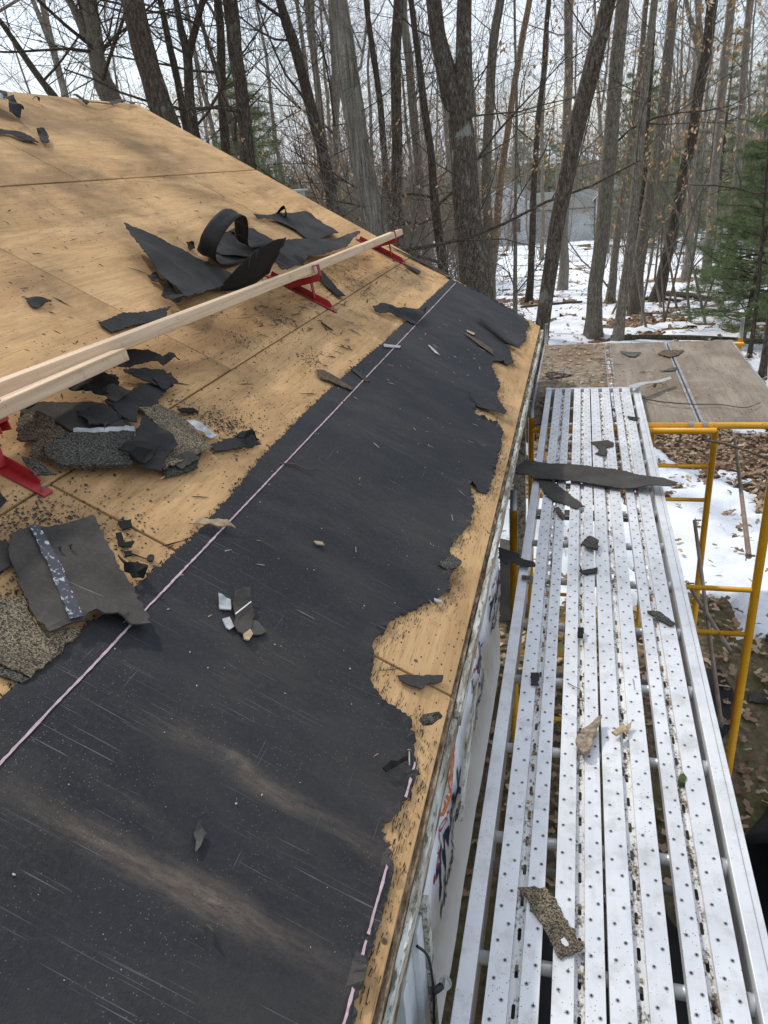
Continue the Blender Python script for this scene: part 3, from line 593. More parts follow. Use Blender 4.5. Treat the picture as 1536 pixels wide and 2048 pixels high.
# pink chalk lines snapped on it
def chalk(u0, u1, v, w, seed, skip=()):
    us = np.arange(u0, u1, .012); r = np.random.default_rng(seed); V = []; f = []
    for i, u in enumerate(us):
        ww = w*(.75+.5*r.random()); dv = (r.random()-.5)*.0012; h = (.0064 if v > .1 else .0095)+float(mh(np.array([u]), np.array([v]))[0])
        V += [F_roof(u, v+dv-ww/2, h), F_roof(u, v+dv+ww/2, h)]
    for i in range(len(us)-1):
        if r.random() < .985 and not any(a < us[i] < b for a, b in skip): f.append((2*i, 2*i+2, 2*i+3, 2*i+1))
    put('chalk_line', V, f, 'chalk_pink', memb)
chalk(-2.0, 6.2, .7785, .0052, 2); chalk(-1.0, 1.27, .0500, .0056, 3, ((1.0, 1.16),))

# small residue of torn membrane on the wood, and loose granules
def flakes(name, n, gen, mat, label, cat, seed, hgt=.0012):
    r = np.random.default_rng(seed); V = []; f = []
    for i in range(n):
        g = gen(r)
        if g is None: continue
        u, v, a, b, th = g; c, s = math.cos(th), math.sin(th); k = 5; o = len(V)
        hh = hgt+r.random()*.003
        for j in range(k):
            t = 2*math.pi*j/k+r.normal()*.25; x = a*math.cos(t); y = b*math.sin(t); V.append(F_roof(u+x*c-y*s, v+x*s+y*c, hh))
        V.append(F_roof(u, v, hh+min(a, b)*.8))
        f += [(o+j, o+(j+1)%k, o+k) for j in range(k)]
    return put(name, V, f, mat, None, kind='stuff', label=label, category=cat)
lowa = np.array([q[:2] for q in ml]); topa = np.array([q[:2] for q in top])
LP_ = np.linalg.norm(np.diff(lowa, axis=0), axis=1); LP_ = LP_/LP_.sum()
def g_res(r):
    i = r.choice(len(lowa)-1, p=LP_); t = r.random(); p = lowa[i]*(1-t)+lowa[i+1]*t; v = p[1]-abs(r.normal())*.035; u = p[0]+r.normal()*.03
    if v < .005: return None
    return u, v, .0015+r.random()**3*.016, .0004+r.random()*.0008, r.normal()*.1
flakes('torn_residue', 3600, g_res, 'black_felt', 'black shreds of torn membrane stuck to bare wood along the eave', 'debris', 8)
def g_up(r):
    i = r.integers(0, len(topa)-1); t = r.random(); p = topa[i]*(1-t)+topa[i+1]*t; return p[0]+r.normal()*.02, p[1]+abs(r.normal())*.010, .002+r.random()**3*.010, .0008+r.random()*.0014, r.normal()*.3
flakes('torn_residue', 500, g_up, 'black_felt', 'black specks along the upper edge of the membrane', 'debris', 9)
cl = [(2.312,1.047,0.000),(2.277,1.110,0.000),(2.281,1.012,0.000),(2.286,0.894,0.000),(2.225,1.202,0.000),(1.366,1.096,0.000),(1.340,1.161,0.000),(1.440,1.092,0.000),(1.505,0.973,0.000),(1.412,1.172,0.000),(2.282,0.972,0.000),(4.800,1.315,0.000),(4.530,1.406,0.000),(4.649,1.160,0.000),(3.518,1.312,0.000),(2.361,1.504,0.000),(3.051,1.325,0.000),(3.228,1.037,0.000),(1.148,1.027,0.000)]
def g_gran(r):
    if r.random() < .62:
        c = cl[r.integers(0, len(cl))]; s = .035+.10*r.random()**2; u, v = c[0]+r.normal()*s*1.3, c[1]+r.normal()*s*.7
    else: u, v = r.uniform(.8, 6.3), r.uniform(.92, 1.55)+abs(r.normal())*.12
    if u > rake(v)-.02 or v > 3.9: return None
    if v < .90: return None
    q = r.random()**4; return u, v, .0008+q*.005, .0007+q*.003, r.random()*6
flakes('loose_granules', 12500, g_gran, 'grey_granule', 'dark loose granules and grit spilled over bare plywood', 'debris', 10)
def g_memb(r):
    u, v = r.uniform(.5, 6.1), r.uniform(.08, .88); q = r.random()**4; return u, v, .0007+q*.003, .0006+q*.0018, r.random()*6
flakes('pale_grit', 380, g_memb, 'pale_paper', 'pale grit and crumbs sprinkled over the black membrane', 'debris', 12, .009)
def g_spl(r):
    if r.random() < .55: u, v = r.uniform(3.2, 6.3), r.uniform(.92, 1.5)
    else: u, v = r.uniform(1.0, 6.1), r.uniform(.1, 2.6)
    return u, v, .012+r.random()**2*.05, .0012+r.random()*.003, r.normal()*.6+(1.9 if r.random() < .5 else 0)
flakes('dark_splinters', 330, g_spl, 'felt', 'thin dark slivers of torn felt strewn over roof', 'debris', 13, .003)
def g_spl2(r):
    return r.uniform(1.0, 6.0), r.uniform(.1, 1.4), .006+r.random()**2*.028, .0010+r.random()*.002, r.random()*6
flakes('wood_splinters', 130, g_spl2, 'splinter', 'small pale wood slivers strewn over roof and membrane', 'debris', 14, .008)
def g_nail(r):
    row = r.integers(0, 7); v = (2.45, 3.25, 2.05, 1.72, 2.74, 3.6, 2.25)[row]+r.normal()*.02; u = r.uniform(2.0, 6.4); return u, v, .005+r.random()**2*.014, .0022, 1.9+r.normal()*.5
flakes('nail_stubs', 190, g_nail, 'black_felt', 'rows of dark torn nail spots across the bare plywood', 'debris', 15)

# ================================================================== ROOF JACKS AND PLANKS
F_roof0 = F_roof
def roof_jack(u, label, dv=0.0):
    F_roof = lambda a, b, h: F_roof0(a, b+dv, h)
    t = thing('roof_jack', F_roof(u, 1.34, .002), label, 'roof bracket', 'red roof jacks holding the planks')
    w = .019
    mb = MB(); mb.prism([F_roof(u-w, 1.17, .003), F_roof(u-w, 1.62, .003), F_roof(u-w, 1.62, .008), F_roof(u-w, 1.17, .008)], (0, 2*w, 0))
    mb.prism([F_roof(u+w-.004, 1.21, .008), F_roof(u+w-.004, 1.60, .008), F_roof(u+w-.004, 1.60, .036), F_roof(u+w-.004, 1.235, .036), F_roof(u+w-.004, 1.21, .020)], (0, .004, 0))
    mb.build('strap', 'red_paint', t, bevel=.0015)
    def P(v, h): return np.array(F_roof(u, v, h))
    a, b = P(1.50, .012), P(1.335, .148); d = (b-a)/np.linalg.norm(b-a); nrm = np.array([-d[2], 0, d[0]]); nrm = nrm if nrm[2] > 0 else -nrm
    mb = MB(); mb.obox((a+b)/2, (b-a)/2, (0, w, 0), nrm*.0025); mb.obox((a+b)/2-nrm*.016+np.array([0, w-.002, 0]), (b-a)/2, (0, .002, 0), nrm*.016); mb.obox((a+b)/2-nrm*.016-np.array([0, w-.002, 0]), (b-a)/2, (0, .002, 0), nrm*.016)
    mb.build('arm', 'red_paint', t, bevel=.001)
    e = b+d*.003; mb = MB(); mb.obox(e+nrm*.024, d*.0025, (0, w, 0), nrm*.03); mb.obox(e+nrm*.052-d*.012, d*.015, (0, w*.9, 0), nrm*.0025); mb.build('lip', 'red_paint', t, bevel=.001)
    s0, s1 = P(1.31, .014), (a*.28+b*.72)-nrm*.02; ds = s1-s0; mb = MB(); mb.obox((s0+s1)/2, ds/2, (0, .016, 0), np.cross(ds/np.linalg.norm(ds), (0,1,0))*.003); mb.build('strut', 'red_paint', t, bevel=.001)
    for v in (1.235, 1.31):
        q = P(v, .022); mb = MB(); mb.tube([q+np.array([0, w, 0]), q+np.array([0, w+.006, 0])], .0075, 8); mb.build('bolt', 'galvanised', t)
    q = P(1.19, .008); MB().tube([q, q+np.array([.004,0,.012])], .005, 6).build('nail', 'nail_steel', t)
    return a, b, d, nrm
A_, B_, D_, N_ = roof_jack(4.05, 'red steel roof jack in the middle of the long plank')
roof_jack(5.95, 'red steel roof jack at the far end of the plank')
roof_jack(1.51, 'red steel roof jack nearest, beside the shingle pile', .02)
def plank(y0, y1, off, label, tw=.0):
    c = B_-D_*off+N_*.0225; c = np.array([c[0], 0, c[2]]); mb = MB()
    n = 8; V = []
    for i in range(n):
        y = y0+(y1-y0)*i/(n-1); s = .004*math.sin(3*y/ (y1-y0+.1)); cc = c+np.array([0, y, s])
        for p, q in ((-1,-1),(1,-1),(1,1),(-1,1)): V.append(cc+D_*.0445*p+N_*.019*q)
    f = [(4*i+k, 4*i+(k+1)%4, 4*i+4+(k+1)%4, 4*i+4+k) for i in range(n-1) for k in range(4)]+[(3,2,1,0), tuple(4*(n-1)+k for k in range(4))]
    return put('plank', V, f, 'pine_lumber', None, bevel=.004, label=label, category='plank')
plank(1.40, 6.19, .048+.052, 'long new lumber plank resting across all three red roof jacks') if False else None
def plank2(y0, y1, x, z, label, tilt, hw=.054, ht=.023, sh=0.0):
    d = np.array([math.cos(tilt), 0, -math.sin(tilt)]); n_ = np.array([math.sin(tilt), 0, math.cos(tilt)]); V = []; n = 10
    for i in range(n):
        y = y0+(y1-y0)*i/(n-1); cc = np.array([x+sh*(y-6.2)/4.6, y, z-sh*.35*(y-6.2)/4.6+.004*math.sin(y*1.1)])
        for p, q in ((-1,-1),(1,-1),(1,1),(-1,1)): V.append(cc+d*hw*p+n_*ht*q)
    f = [(4*i+k, 4*i+4+k, 4*i+4+(k+1)%4, 4*i+(k+1)%4) for i in range(n-1) for k in range(4)]+[(0,1,2,3), tuple(4*(n-1)+k for k in (3,2,1,0))]
    put('plank', V, f, 'pine_lumber', None, bevel=.004, label=label, category='plank', group='planks on the roof jacks')
xb, zb = float(B_[0]-D_[0]*.046+N_[0]*.022), float(B_[2]-D_[2]*.046+N_[2]*.022); TL = math.atan2(-D_[2], D_[0])
plank2(-.6, 6.2, xb, zb, 'long new lumber plank resting across the red roof jacks', TL, sh=.085)
plank2(-.6, 2.10, xb-.004, zb+.012, 'shorter lumber plank lapped beside the long one, end cut showing', TL+.05, .047, .020)

# ================================================================== TORN FELT AND SHINGLES ON THE ROOF
def scrap(name, cat, label, pts, mat, thick=.004, lift=.004, seed=1, wav=.004, amp=.0022, seg=.011, res=.035, frame=F_roof, wsc=9., **k):
    q_ = np.array([p_[:2] for p_ in pts]); dg_ = float(np.linalg.norm(q_.max(0)-q_.min(0))); amp = min(amp, .011*dg_); seg = max(seg, 0.006)
    return sheet(name, pts, mat, frame, thick, lift, seg, amp, res, wav, wsc, seed, None, None, label=label, category=cat, **k)
FS, SS = ('felt_scrap', 'felt scrap'), ('shingle_scrap', 'shingle scrap')
# pile by the nearest jack
scrap(*FS, 'black felt strip with crease under the plank end, top of pile', [(2.202,1.474,0.000),(2.337,1.472,0.030),(2.434,1.443,0.020),(2.411,1.396,0.030),(2.474,1.375,0.030),(2.500,1.345,0.010),(2.417,1.366,0.000),(2.275,1.432,0.000)], 'felt', seed=21, lift=.03)
scrap(*FS, 'black felt wedge below the creased strip at back of pile', [(2.261,1.436,0.000),(2.403,1.358,0.000),(2.385,1.317,0.000),(2.303,1.266,0.010),(2.242,1.297,0.020),(2.221,1.377,0.020)], 'felt', seed=22, lift=.018)
scrap(*FS, 'crumpled black felt under the shorter plank', [(2.009,1.488,0.000),(2.115,1.451,0.020),(2.190,1.421,0.000),(2.110,1.365,0.000),(2.039,1.357,0.000),(1.949,1.391,0.030),(1.968,1.455,0.000)], 'black_felt', seed=23, lift=.02, wav=.018)
scrap(*FS, 'black felt sheet lying diagonally over middle of the pile', [(2.014,1.353,0.000),(2.250,1.329,0.000),(2.305,1.272,0.000),(2.179,1.255,0.000),(2.135,1.218,0.000),(2.086,1.273,0.000),(1.988,1.218,0.000),(1.969,1.239,0.000)], 'felt', seed=24, lift=.024)
scrap(*SS, 'dark flipped shingle behind the white sealing strip', [(1.774,1.483,0.000),(1.815,1.494,0.000),(2.010,1.355,0.000),(1.972,1.230,0.000),(1.957,1.199,0.000),(1.793,1.320,0.000),(1.799,1.373,0.000),(1.788,1.435,0.000),(1.740,1.452,0.000)], 'shingle_back', seed=25, lift=.008, thick=.006, wav=.006)
gs = scrap(*SS, 'brown granule shingle end beside the red jack foot', [(1.692,1.430,0.000),(1.750,1.445,0.000),(1.774,1.426,0.010),(1.774,1.382,0.015),(1.779,1.349,0.000),(1.775,1.307,0.000),(1.684,1.329,0.000),(1.625,1.365,0.000)], 'brown_granule', seed=26, lift=.014, thick=.006, wav=.008)
big = scrap(*SS, 'large grey granule shingle slab at front of pile', [(1.628,1.300,0.010),(1.745,1.290,0.012),(1.905,1.183,0.010),(1.823,1.147,0.010),(1.754,1.099,0.004),(1.672,1.158,0.004),(1.599,1.219,0.004),(1.603,1.276,0.006)], 'grey_granule', seed=27, lift=.022, thick=.014, wav=.004)
sheet('sealing_strip', [(1.787,1.314,0.000),(1.953,1.209,0.000),(1.931,1.191,0.000),(1.769,1.299,0.000)], 'pale_paper', F_roof, .003, .030, .012, .002, .05, .002, 9, 3, gs)
scrap(*SS, 'tan granule shingle at right of the pile', [(2.086,1.273,0.000),(2.149,1.241,0.000),(2.158,1.173,0.000),(2.074,0.989,0.000),(1.829,1.034,0.000),(1.956,1.163,0.000),(2.021,1.142,0.000)], 'tan_granule', seed=28, lift=.018, thick=.005, wav=.006)
scrap(*SS, 'second granule layer under the tan shingle', [(1.929,1.129,0.000),(2.070,1.127,0.000),(2.026,1.002,0.000),(1.932,0.975,0.000),(1.818,1.014,0.000)], 'grey_granule', seed=29, lift=.006, thick=.006)
scrap(*FS, 'grey felt piece with chalk mark on front of pile', [(1.964,1.195,0.040),(1.965,1.103,0.030),(1.958,1.062,0.010),(1.889,1.057,0.000),(1.803,1.026,0.000),(1.775,1.072,0.000),(1.781,1.163,0.000),(1.826,1.147,0.020)], 'felt', seed=30, lift=.032)
scrap(*FS, 'small jet black folded flap on front of pile', [(1.751,1.152,0.020),(1.790,1.148,0.030),(1.896,1.102,0.020),(1.871,1.082,0.020),(1.796,1.067,0.010),(1.775,1.072,0.000)], 'black_felt', seed=31, lift=.042)
scrap(*FS, 'black felt scrap with raised fold right of pile', [(2.101,1.008,0.000),(2.187,0.987,0.000),(2.263,0.944,0.030),(2.270,0.887,0.000),(2.229,0.899,0.000),(2.076,0.981,0.000)], 'felt', seed=32, lift=.006)
scrap(*FS, 'jet black fold on the scrap right of the pile', [(2.169,0.965,0.030),(2.232,0.928,0.050),(2.242,0.892,0.020),(2.200,0.942,0.020)], 'black_felt', seed=33, lift=.014)
scrap('bark_flake', 'bark', 'pale curved bark flake right of the shingle pile', [(2.159,1.133,0.010),(2.170,1.096,0.020),(2.187,1.020,0.000),(2.152,1.024,0.000),(2.117,1.068,0.020)], 'pale_paper', seed=34, lift=.004, wav=.006)
scrap(*FS, 'little dark sliver right of the tan shingle', [(2.209,1.190,0.000),(2.273,1.162,0.000),(2.272,1.136,0.000),(2.201,1.169,0.000)], 'black_felt', seed=35, wav=.008)
for i, (pts, mt, lab) in enumerate((
    ([(1.894,1.372,0.000),(1.974,1.332,0.020),(1.991,1.277,0.010),(1.939,1.256,0.000),(1.832,1.291,0.020)], 'felt', 'black felt leaf on top of the flipped shingle'),
    ([(1.636,1.339,0.000),(1.683,1.313,0.020),(1.682,1.270,0.010),(1.608,1.271,0.000),(1.582,1.307,0.000)], 'brown_granule', 'brown shingle corner under the grey granule slab'),
    ([(2.024,1.405,0.000),(2.082,1.367,0.030),(2.112,1.313,0.020),(2.029,1.325,0.000)], 'shingle_back', 'dark bent shingle tab at middle of the pile'),
    ([(2.266,1.327,0.010),(2.378,1.317,0.000),(2.300,1.249,0.020),(2.238,1.269,0.000)], 'felt', 'small felt square at back right of the pile'),
    ([(1.881,1.050,0.000),(1.972,1.027,0.010),(1.980,0.987,0.000),(1.883,0.998,0.000)], 'shingle_back', 'dark tab below the tan shingle at right of pile'),
    ([(1.567,1.319,0.000),(1.571,1.269,0.010),(1.571,1.214,0.000),(1.517,1.251,0.000)], 'grey_granule', 'grey shingle tongue beside the nearest jack foot'),
    ([(1.758,1.512,0.000),(1.820,1.481,0.030),(1.850,1.441,0.020),(1.765,1.451,0.000)], 'felt', 'black felt fold under the planks by the nearest jack'))):
    scrap('felt_scrap' if 'felt' in mt else 'shingle_scrap', 'felt scrap' if 'felt' in mt else 'shingle scrap', lab, pts, mt, seed=160+i, lift=.012+.006*(i%4), wav=.008)
# lower left group
sb = scrap(*SS, 'big dark upside down shingle with bluish strip, lower left', [(1.281,1.138,0.010),(1.343,1.131,0.000),(1.386,1.097,0.000),(1.488,1.046,0.008),(1.447,0.988,0.000),(1.364,0.894,0.000),(1.338,0.845,0.000),(1.240,0.738,0.014),(1.212,0.771,0.010),(1.215,0.810,0.020),(1.192,0.832,0.020),(1.193,0.851,0.020),(1.164,0.858,0.000),(1.136,0.878,0.000),(1.084,0.890,0.010),(1.117,0.949,0.000),(1.159,1.005,0.000),(1.199,1.058,0.000),(1.238,1.103,0.000)], 'shingle_back', seed=36, lift=.010, thick=.005, wav=.009, wsc=5.)
sheet('sealing_strip', [(1.339,1.127,0.000),(1.359,1.115,0.000),(1.260,0.976,0.000),(1.164,0.863,0.000),(1.138,0.880,0.000),(1.241,0.997,0.000)], 'silver_strip', F_roof, .0012, .0235, .015, .001, .04, .009, 5., 36, sb)
scrap(*FS, 'small buckled black scrap beside the big dark shingle', [(1.392,0.918,0.010),(1.372,0.883,0.020),(1.420,0.877,0.000),(1.389,0.836,0.030),(1.377,0.833,0.000),(1.358,0.853,0.000),(1.362,0.880,0.000)], 'black_felt', seed=38, lift=.012, wav=.012)
scrap(*SS, 'tan granule shingle under the dark one, lower left corner', [(1.096,1.085,0.000),(1.122,1.032,0.000),(1.159,1.005,0.000),(1.117,0.949,0.000),(1.092,0.894,0.000),(1.136,0.878,0.000),(1.153,0.857,0.000),(1.134,0.848,0.000),(0.981,0.854,0.000),(0.976,0.917,0.000),(0.971,0.982,0.000)], 'tan_granule', seed=39, lift=.004, thick=.005, wav=.003)
scrap(*SS, 'dark shingle edge below the tan granule shingle', [(0.965,0.977,0.000),(0.974,0.916,0.000),(0.979,0.855,0.000),(0.964,0.858,0.000),(0.956,0.902,0.000),(0.946,0.961,0.000)], 'grey_granule', seed=40, lift=.002, thick=.005)
scrap(*FS, 'dark scrap at left picture edge above the big shingle', [(1.265,1.183,0.000),(1.281,1.136,0.000),(1.217,1.083,0.000),(1.191,1.086,0.000),(1.165,1.103,0.000)], 'shingle_back', seed=41, lift=.006)
scrap(*FS, 'black felt corner at left edge below the red jack', [(1.399,1.305,0.000),(1.417,1.263,0.000),(1.392,1.228,0.010),(1.374,1.229,0.000),(1.329,1.249,0.000)], 'felt', seed=42, lift=.006)
scrap(*FS, 'small black chip near the dark splinters', [(1.535,1.001,0.000),(1.572,0.982,0.000),(1.541,0.963,0.000),(1.515,0.975,0.000)], 'black_felt', seed=43)
scrap(*FS, 'hooked black strip near the dark splinters', [(1.488,0.979,0.000),(1.501,0.971,0.000),(1.472,0.944,0.000),(1.495,0.927,0.000),(1.470,0.921,0.000),(1.450,0.946,0.000)], 'black_felt', seed=44)
scrap(*FS, 'tiny black chip above the round tab', [(1.442,0.925,0.000),(1.459,0.915,0.000),(1.446,0.904,0.000),(1.430,0.912,0.000)], 'black_felt', seed=45)
scrap(*FS, 'round black tab on the membrane edge', [(1.470,0.874,0.000),(1.480,0.872,0.000),(1.485,0.864,0.000),(1.474,0.856,0.000),(1.462,0.854,0.000),(1.456,0.861,0.000),(1.459,0.869,0.000)], 'felt', seed=46, thick=.006)
# scraps on the membrane
c1 = scrap(*SS, 'dark rectangular shingle scrap alone on the membrane', [(1.488,0.632,0.010),(1.510,0.623,0.015),(1.531,0.607,0.010),(1.482,0.577,0.000),(1.424,0.550,0.000),(1.363,0.543,0.000),(1.369,0.565,0.000),(1.382,0.582,0.000),(1.433,0.607,0.000)], 'shingle_back', seed=47, lift=.012, thick=.004)
sheet('chalk_mark', [(1.416,0.598,0.000),(1.486,0.584,0.000),(1.483,0.582,0.000),(1.412,0.595,0.000)], 'white_print', F_roof, .0008, .0215, .05, .0005, .1, .004, 9., 47, c1)
scrap('paper_scrap', 'paper scrap', 'pale printed paper corner left of the dark scrap', [(1.454,0.664,0.010),(1.464,0.631,0.000),(1.432,0.614,0.000),(1.416,0.638,0.000)], 'pale_paper', seed=48, lift=.010)
scrap('paper_scrap', 'paper scrap', 'pale torn paper below left of dark scrap', [(1.387,0.617,0.000),(1.405,0.606,0.000),(1.382,0.582,0.000),(1.366,0.587,0.000),(1.367,0.596,0.000)], 'pale_paper', seed=49, lift=.009)
scrap(*SS, 'grey brown shingle corner right of the dark scrap', [(1.432,0.560,0.000),(1.441,0.543,0.000),(1.421,0.508,0.000),(1.406,0.514,0.000),(1.387,0.534,0.000),(1.359,0.538,0.000),(1.357,0.547,0.000)], 'grey_scrap', seed=50, lift=.008)
scrap('paper_scrap', 'paper scrap', 'cream crumb at the lower tip of the dark scrap', [(1.368,0.552,0.000),(1.396,0.545,0.000),(1.384,0.532,0.000),(1.359,0.532,0.000),(1.355,0.542,0.000)], 'splinter', seed=51, lift=.015)
scrap(*SS, 'diamond shaped shingle chip low on the membrane', [(0.848,0.417,0.000),(0.866,0.419,0.010),(0.861,0.397,0.000),(0.831,0.394,0.000),(0.817,0.397,0.000),(0.838,0.406,0.000)], 'grey_scrap', seed=52, lift=.008)
scrap(*SS, 'little curled chip near bottom of the membrane', [(0.706,0.324,0.010),(0.717,0.317,0.000),(0.700,0.306,0.012),(0.698,0.308,0.000)], 'grey_scrap', seed=53, lift=.008)
scrap('wood_splinter', 'splinter', 'frayed wood splinter lying across the chalk line', [(1.664,0.859,0.000),(1.701,0.838,0.010),(1.748,0.780,0.010),(1.747,0.748,0.000),(1.721,0.780,0.000),(1.684,0.834,0.000)], 'splinter', seed=54, lift=.009, amp=.004, seg=.012, wav=.008)
scrap('wood_splinter', 'splinter', 'pale wood chip in the middle of the membrane', [(1.881,0.539,0.000),(1.897,0.516,0.000),(1.888,0.505,0.000),(1.872,0.525,0.000)], 'splinter', seed=55, lift=.009)
# upper right of the membrane
scrap(*FS, 'curled black felt on plywood just above the far chalk line', [(4.413,1.052,0.010),(4.522,1.015,0.030),(4.526,0.983,0.035),(4.651,0.875,0.040),(4.858,0.792,0.050),(4.833,0.783,0.020),(4.525,0.778,0.000),(4.514,0.877,0.000),(4.379,1.014,0.000)], 'felt', seed=56, lift=.008)
scrap(*SS, 'brown tapered shingle strip across the upper membrane edge', [(3.126,0.974,0.000),(3.163,0.943,0.000),(3.131,0.785,0.000),(3.099,0.786,0.000),(3.060,0.935,0.000)], 'brown_granule', seed=57, lift=.007)
scrap(*FS, 'dark curved sliver beside the chalk line', [(3.336,0.872,0.010),(3.355,0.844,0.000),(3.312,0.750,0.000),(3.279,0.765,0.000),(3.319,0.843,0.000)], 'shingle_back', seed=58, lift=.008)
scrap(*SS, 'brown pointed shingle strip on the far membrane', [(4.879,0.496,0.000),(4.906,0.433,0.000),(4.854,0.281,0.000),(4.736,0.252,0.000),(4.788,0.364,0.000)], 'brown_granule', seed=59, lift=.009)
scrap('wood_splinter', 'splinter', 'pale chip above the brown pointed strip', [(5.000,0.496,0.000),(5.010,0.433,0.000),(4.951,0.440,0.000),(4.954,0.482,0.000)], 'splinter', seed=60, lift=.009)
scrap(*FS, 'long lifted black strip on the far membrane near the rake', [(5.439,0.468,0.010),(5.419,0.434,0.020),(5.195,0.149,0.020),(5.103,0.161,0.030),(5.343,0.452,0.020)], 'felt', seed=61, lift=.008)
scrap('pale_strip', 'strip', 'pale straight strip across the chalk line', [(3.906,0.836,0.000),(4.014,0.758,0.000),(3.974,0.754,0.000),(3.864,0.822,0.000)], 'steel_strip', seed=62, lift=.008, amp=.0005)
scrap('pale_strip', 'strip', 'white curved sliver right of the pale strip', [(4.273,0.638,0.000),(4.270,0.615,0.000),(4.203,0.548,0.000),(4.197,0.577,0.000)], 'pale_paper', seed=63, lift=.008)
scrap(*FS, 'long black strip along the far rake edge', [(6.265,1.412,0.000),(6.300,1.313,0.000),(6.353,0.902,0.000),(6.301,0.873,0.000),(6.257,1.084,0.000)], 'felt', seed=64, lift=.006)
scrap(*FS, 'short black strip inside the rake edge strip', [(5.920,1.185,0.000),(5.947,1.049,0.000),(5.836,1.042,0.000),(5.868,1.142,0.000)], 'shingle_back', seed=65, lift=.006)
scrap(*FS, 'bent black strip below the middle red jack', [(4.501,1.462,0.000),(4.644,1.470,0.000),(4.485,1.328,0.000),(4.341,1.210,0.010),(4.304,1.251,0.000),(4.381,1.365,0.000)], 'felt', seed=66, lift=.006)
scrap('wood_splinter', 'splinter', 'dark splinter below the middle red jack', [(3.762,1.172,0.000),(3.727,1.085,0.000),(3.715,1.102,0.000),(3.741,1.158,0.000)], 'black_felt', seed=67, lift=.004)
scrap(*FS, 'triangular lifted tear at the middle of the far eave edge', [(3.846,0.310,0.012),(3.724,0.261,0.012),(3.817,0.078,0.020),(3.757,0.083,0.020),(3.697,0.239,0.006),(3.766,0.279,0.006)], 'membrane', seed=68, lift=.004)
# near the eave
scrap(*SS, 'black diamond chip on the burnt looking eave wood', [(2.108,0.150,0.000),(2.201,0.118,0.000),(2.192,0.079,0.000),(2.169,0.081,0.000),(2.102,0.113,0.000)], 'grey_granule', seed=69, lift=.006, thick=.006)
scrap(*FS, 'half moon black scrap on bare eave wood', [(1.512,0.157,0.000),(1.600,0.039,0.000),(1.591,0.037,0.000),(1.562,0.047,0.000),(1.534,0.077,0.000),(1.508,0.086,0.000),(1.502,0.109,0.000),(1.499,0.146,0.000)], 'shingle_back', seed=70, lift=.006)
scrap(*SS, 'black nugget of shingle and tar on eave wood', [(1.383,0.073,0.000),(1.396,0.070,0.010),(1.405,0.039,0.015),(1.410,0.023,0.000),(1.381,0.039,0.000),(1.371,0.059,0.000)], 'grey_granule', seed=71, lift=.010, thick=.012, wav=.02, wsc=30, res=.012)
scrap(*FS, 'curled black strip on the membrane by the lower eave', [(1.196,0.121,0.000),(1.217,0.111,0.010),(1.253,0.077,0.012),(1.256,0.069,0.000),(1.226,0.089,0.000),(1.192,0.109,0.000)], 'black_felt', seed=72, lift=.009, wav=.008)
scrap('pale_strip', 'strip', 'tiny pale staple paper at the torn eave edge', [(1.914,0.130,0.000),(1.925,0.104,0.000),(1.912,0.101,0.000),(1.902,0.124,0.000)], 'pale_paper', seed=73, lift=.006)
# upper deck scraps
scrap(*FS, 'small black scrap alone on the upper left plywood', [(2.422,1.945,0.000),(2.459,1.919,0.010),(2.505,1.892,0.000),(2.400,1.874,0.000),(2.390,1.894,0.000)], 'felt', seed=74, lift=.006)
scrap(*FS, 'long bent felt strip on the upper plywood at left edge', [(4.016,3.391,0.000),(4.129,3.383,0.000),(4.225,3.327,0.010),(4.281,3.299,0.000),(4.244,3.215,0.000),(4.156,3.240,0.000),(4.133,3.321,0.000),(3.953,3.340,0.000)], 'felt', seed=75, lift=.01)
scrap(*FS, 'short felt tab touching the long bent strip', [(4.385,3.343,0.020),(4.470,3.360,0.020),(4.436,3.290,0.000),(4.297,3.196,0.000),(4.249,3.209,0.000),(4.352,3.301,0.000)], 'felt', seed=76, lift=.02)
scrap(*FS, 'felt strip lying just below the ridge', [(5.740,4.042,0.000),(5.768,3.992,0.020),(5.738,3.871,0.020),(6.213,3.962,0.000),(6.136,3.918,0.000),(5.692,3.862,0.000)], 'shingle_back', seed=77, lift=.01)
scrap(*FS, 'second felt strip below the ridge near the rake', [(6.193,3.986,0.000),(6.359,3.988,0.020),(6.644,4.010,0.000),(6.566,3.973,0.000),(6.179,3.940,0.000)], 'shingle_back', seed=78, lift=.01)
scrap(*FS, 'crumpled felt at the ridge on the left edge', [(4.616,3.872,0.000),(4.644,3.757,0.040),(4.535,3.621,0.070),(4.503,3.560,0.060),(4.561,3.561,0.020),(4.472,3.518,0.000),(4.397,3.534,0.020),(4.563,3.690,0.020),(4.457,3.744,0.000)], 'felt', seed=79, lift=.01, wav=.03)
scrap('paper_scrap', 'paper scrap', 'pale sheet at the ridge on the left edge', [(4.482,3.807,0.050),(4.556,3.727,0.060),(4.561,3.692,0.040),(4.319,3.671,0.020)], 'pale_paper', seed=80, lift=.02)
scrap(*FS, 'tiny curled chip near the ridge', [(5.085,3.880,0.000),(5.100,3.866,0.030),(5.108,3.844,0.030),(5.144,3.864,0.000)], 'felt', seed=81, lift=.005)
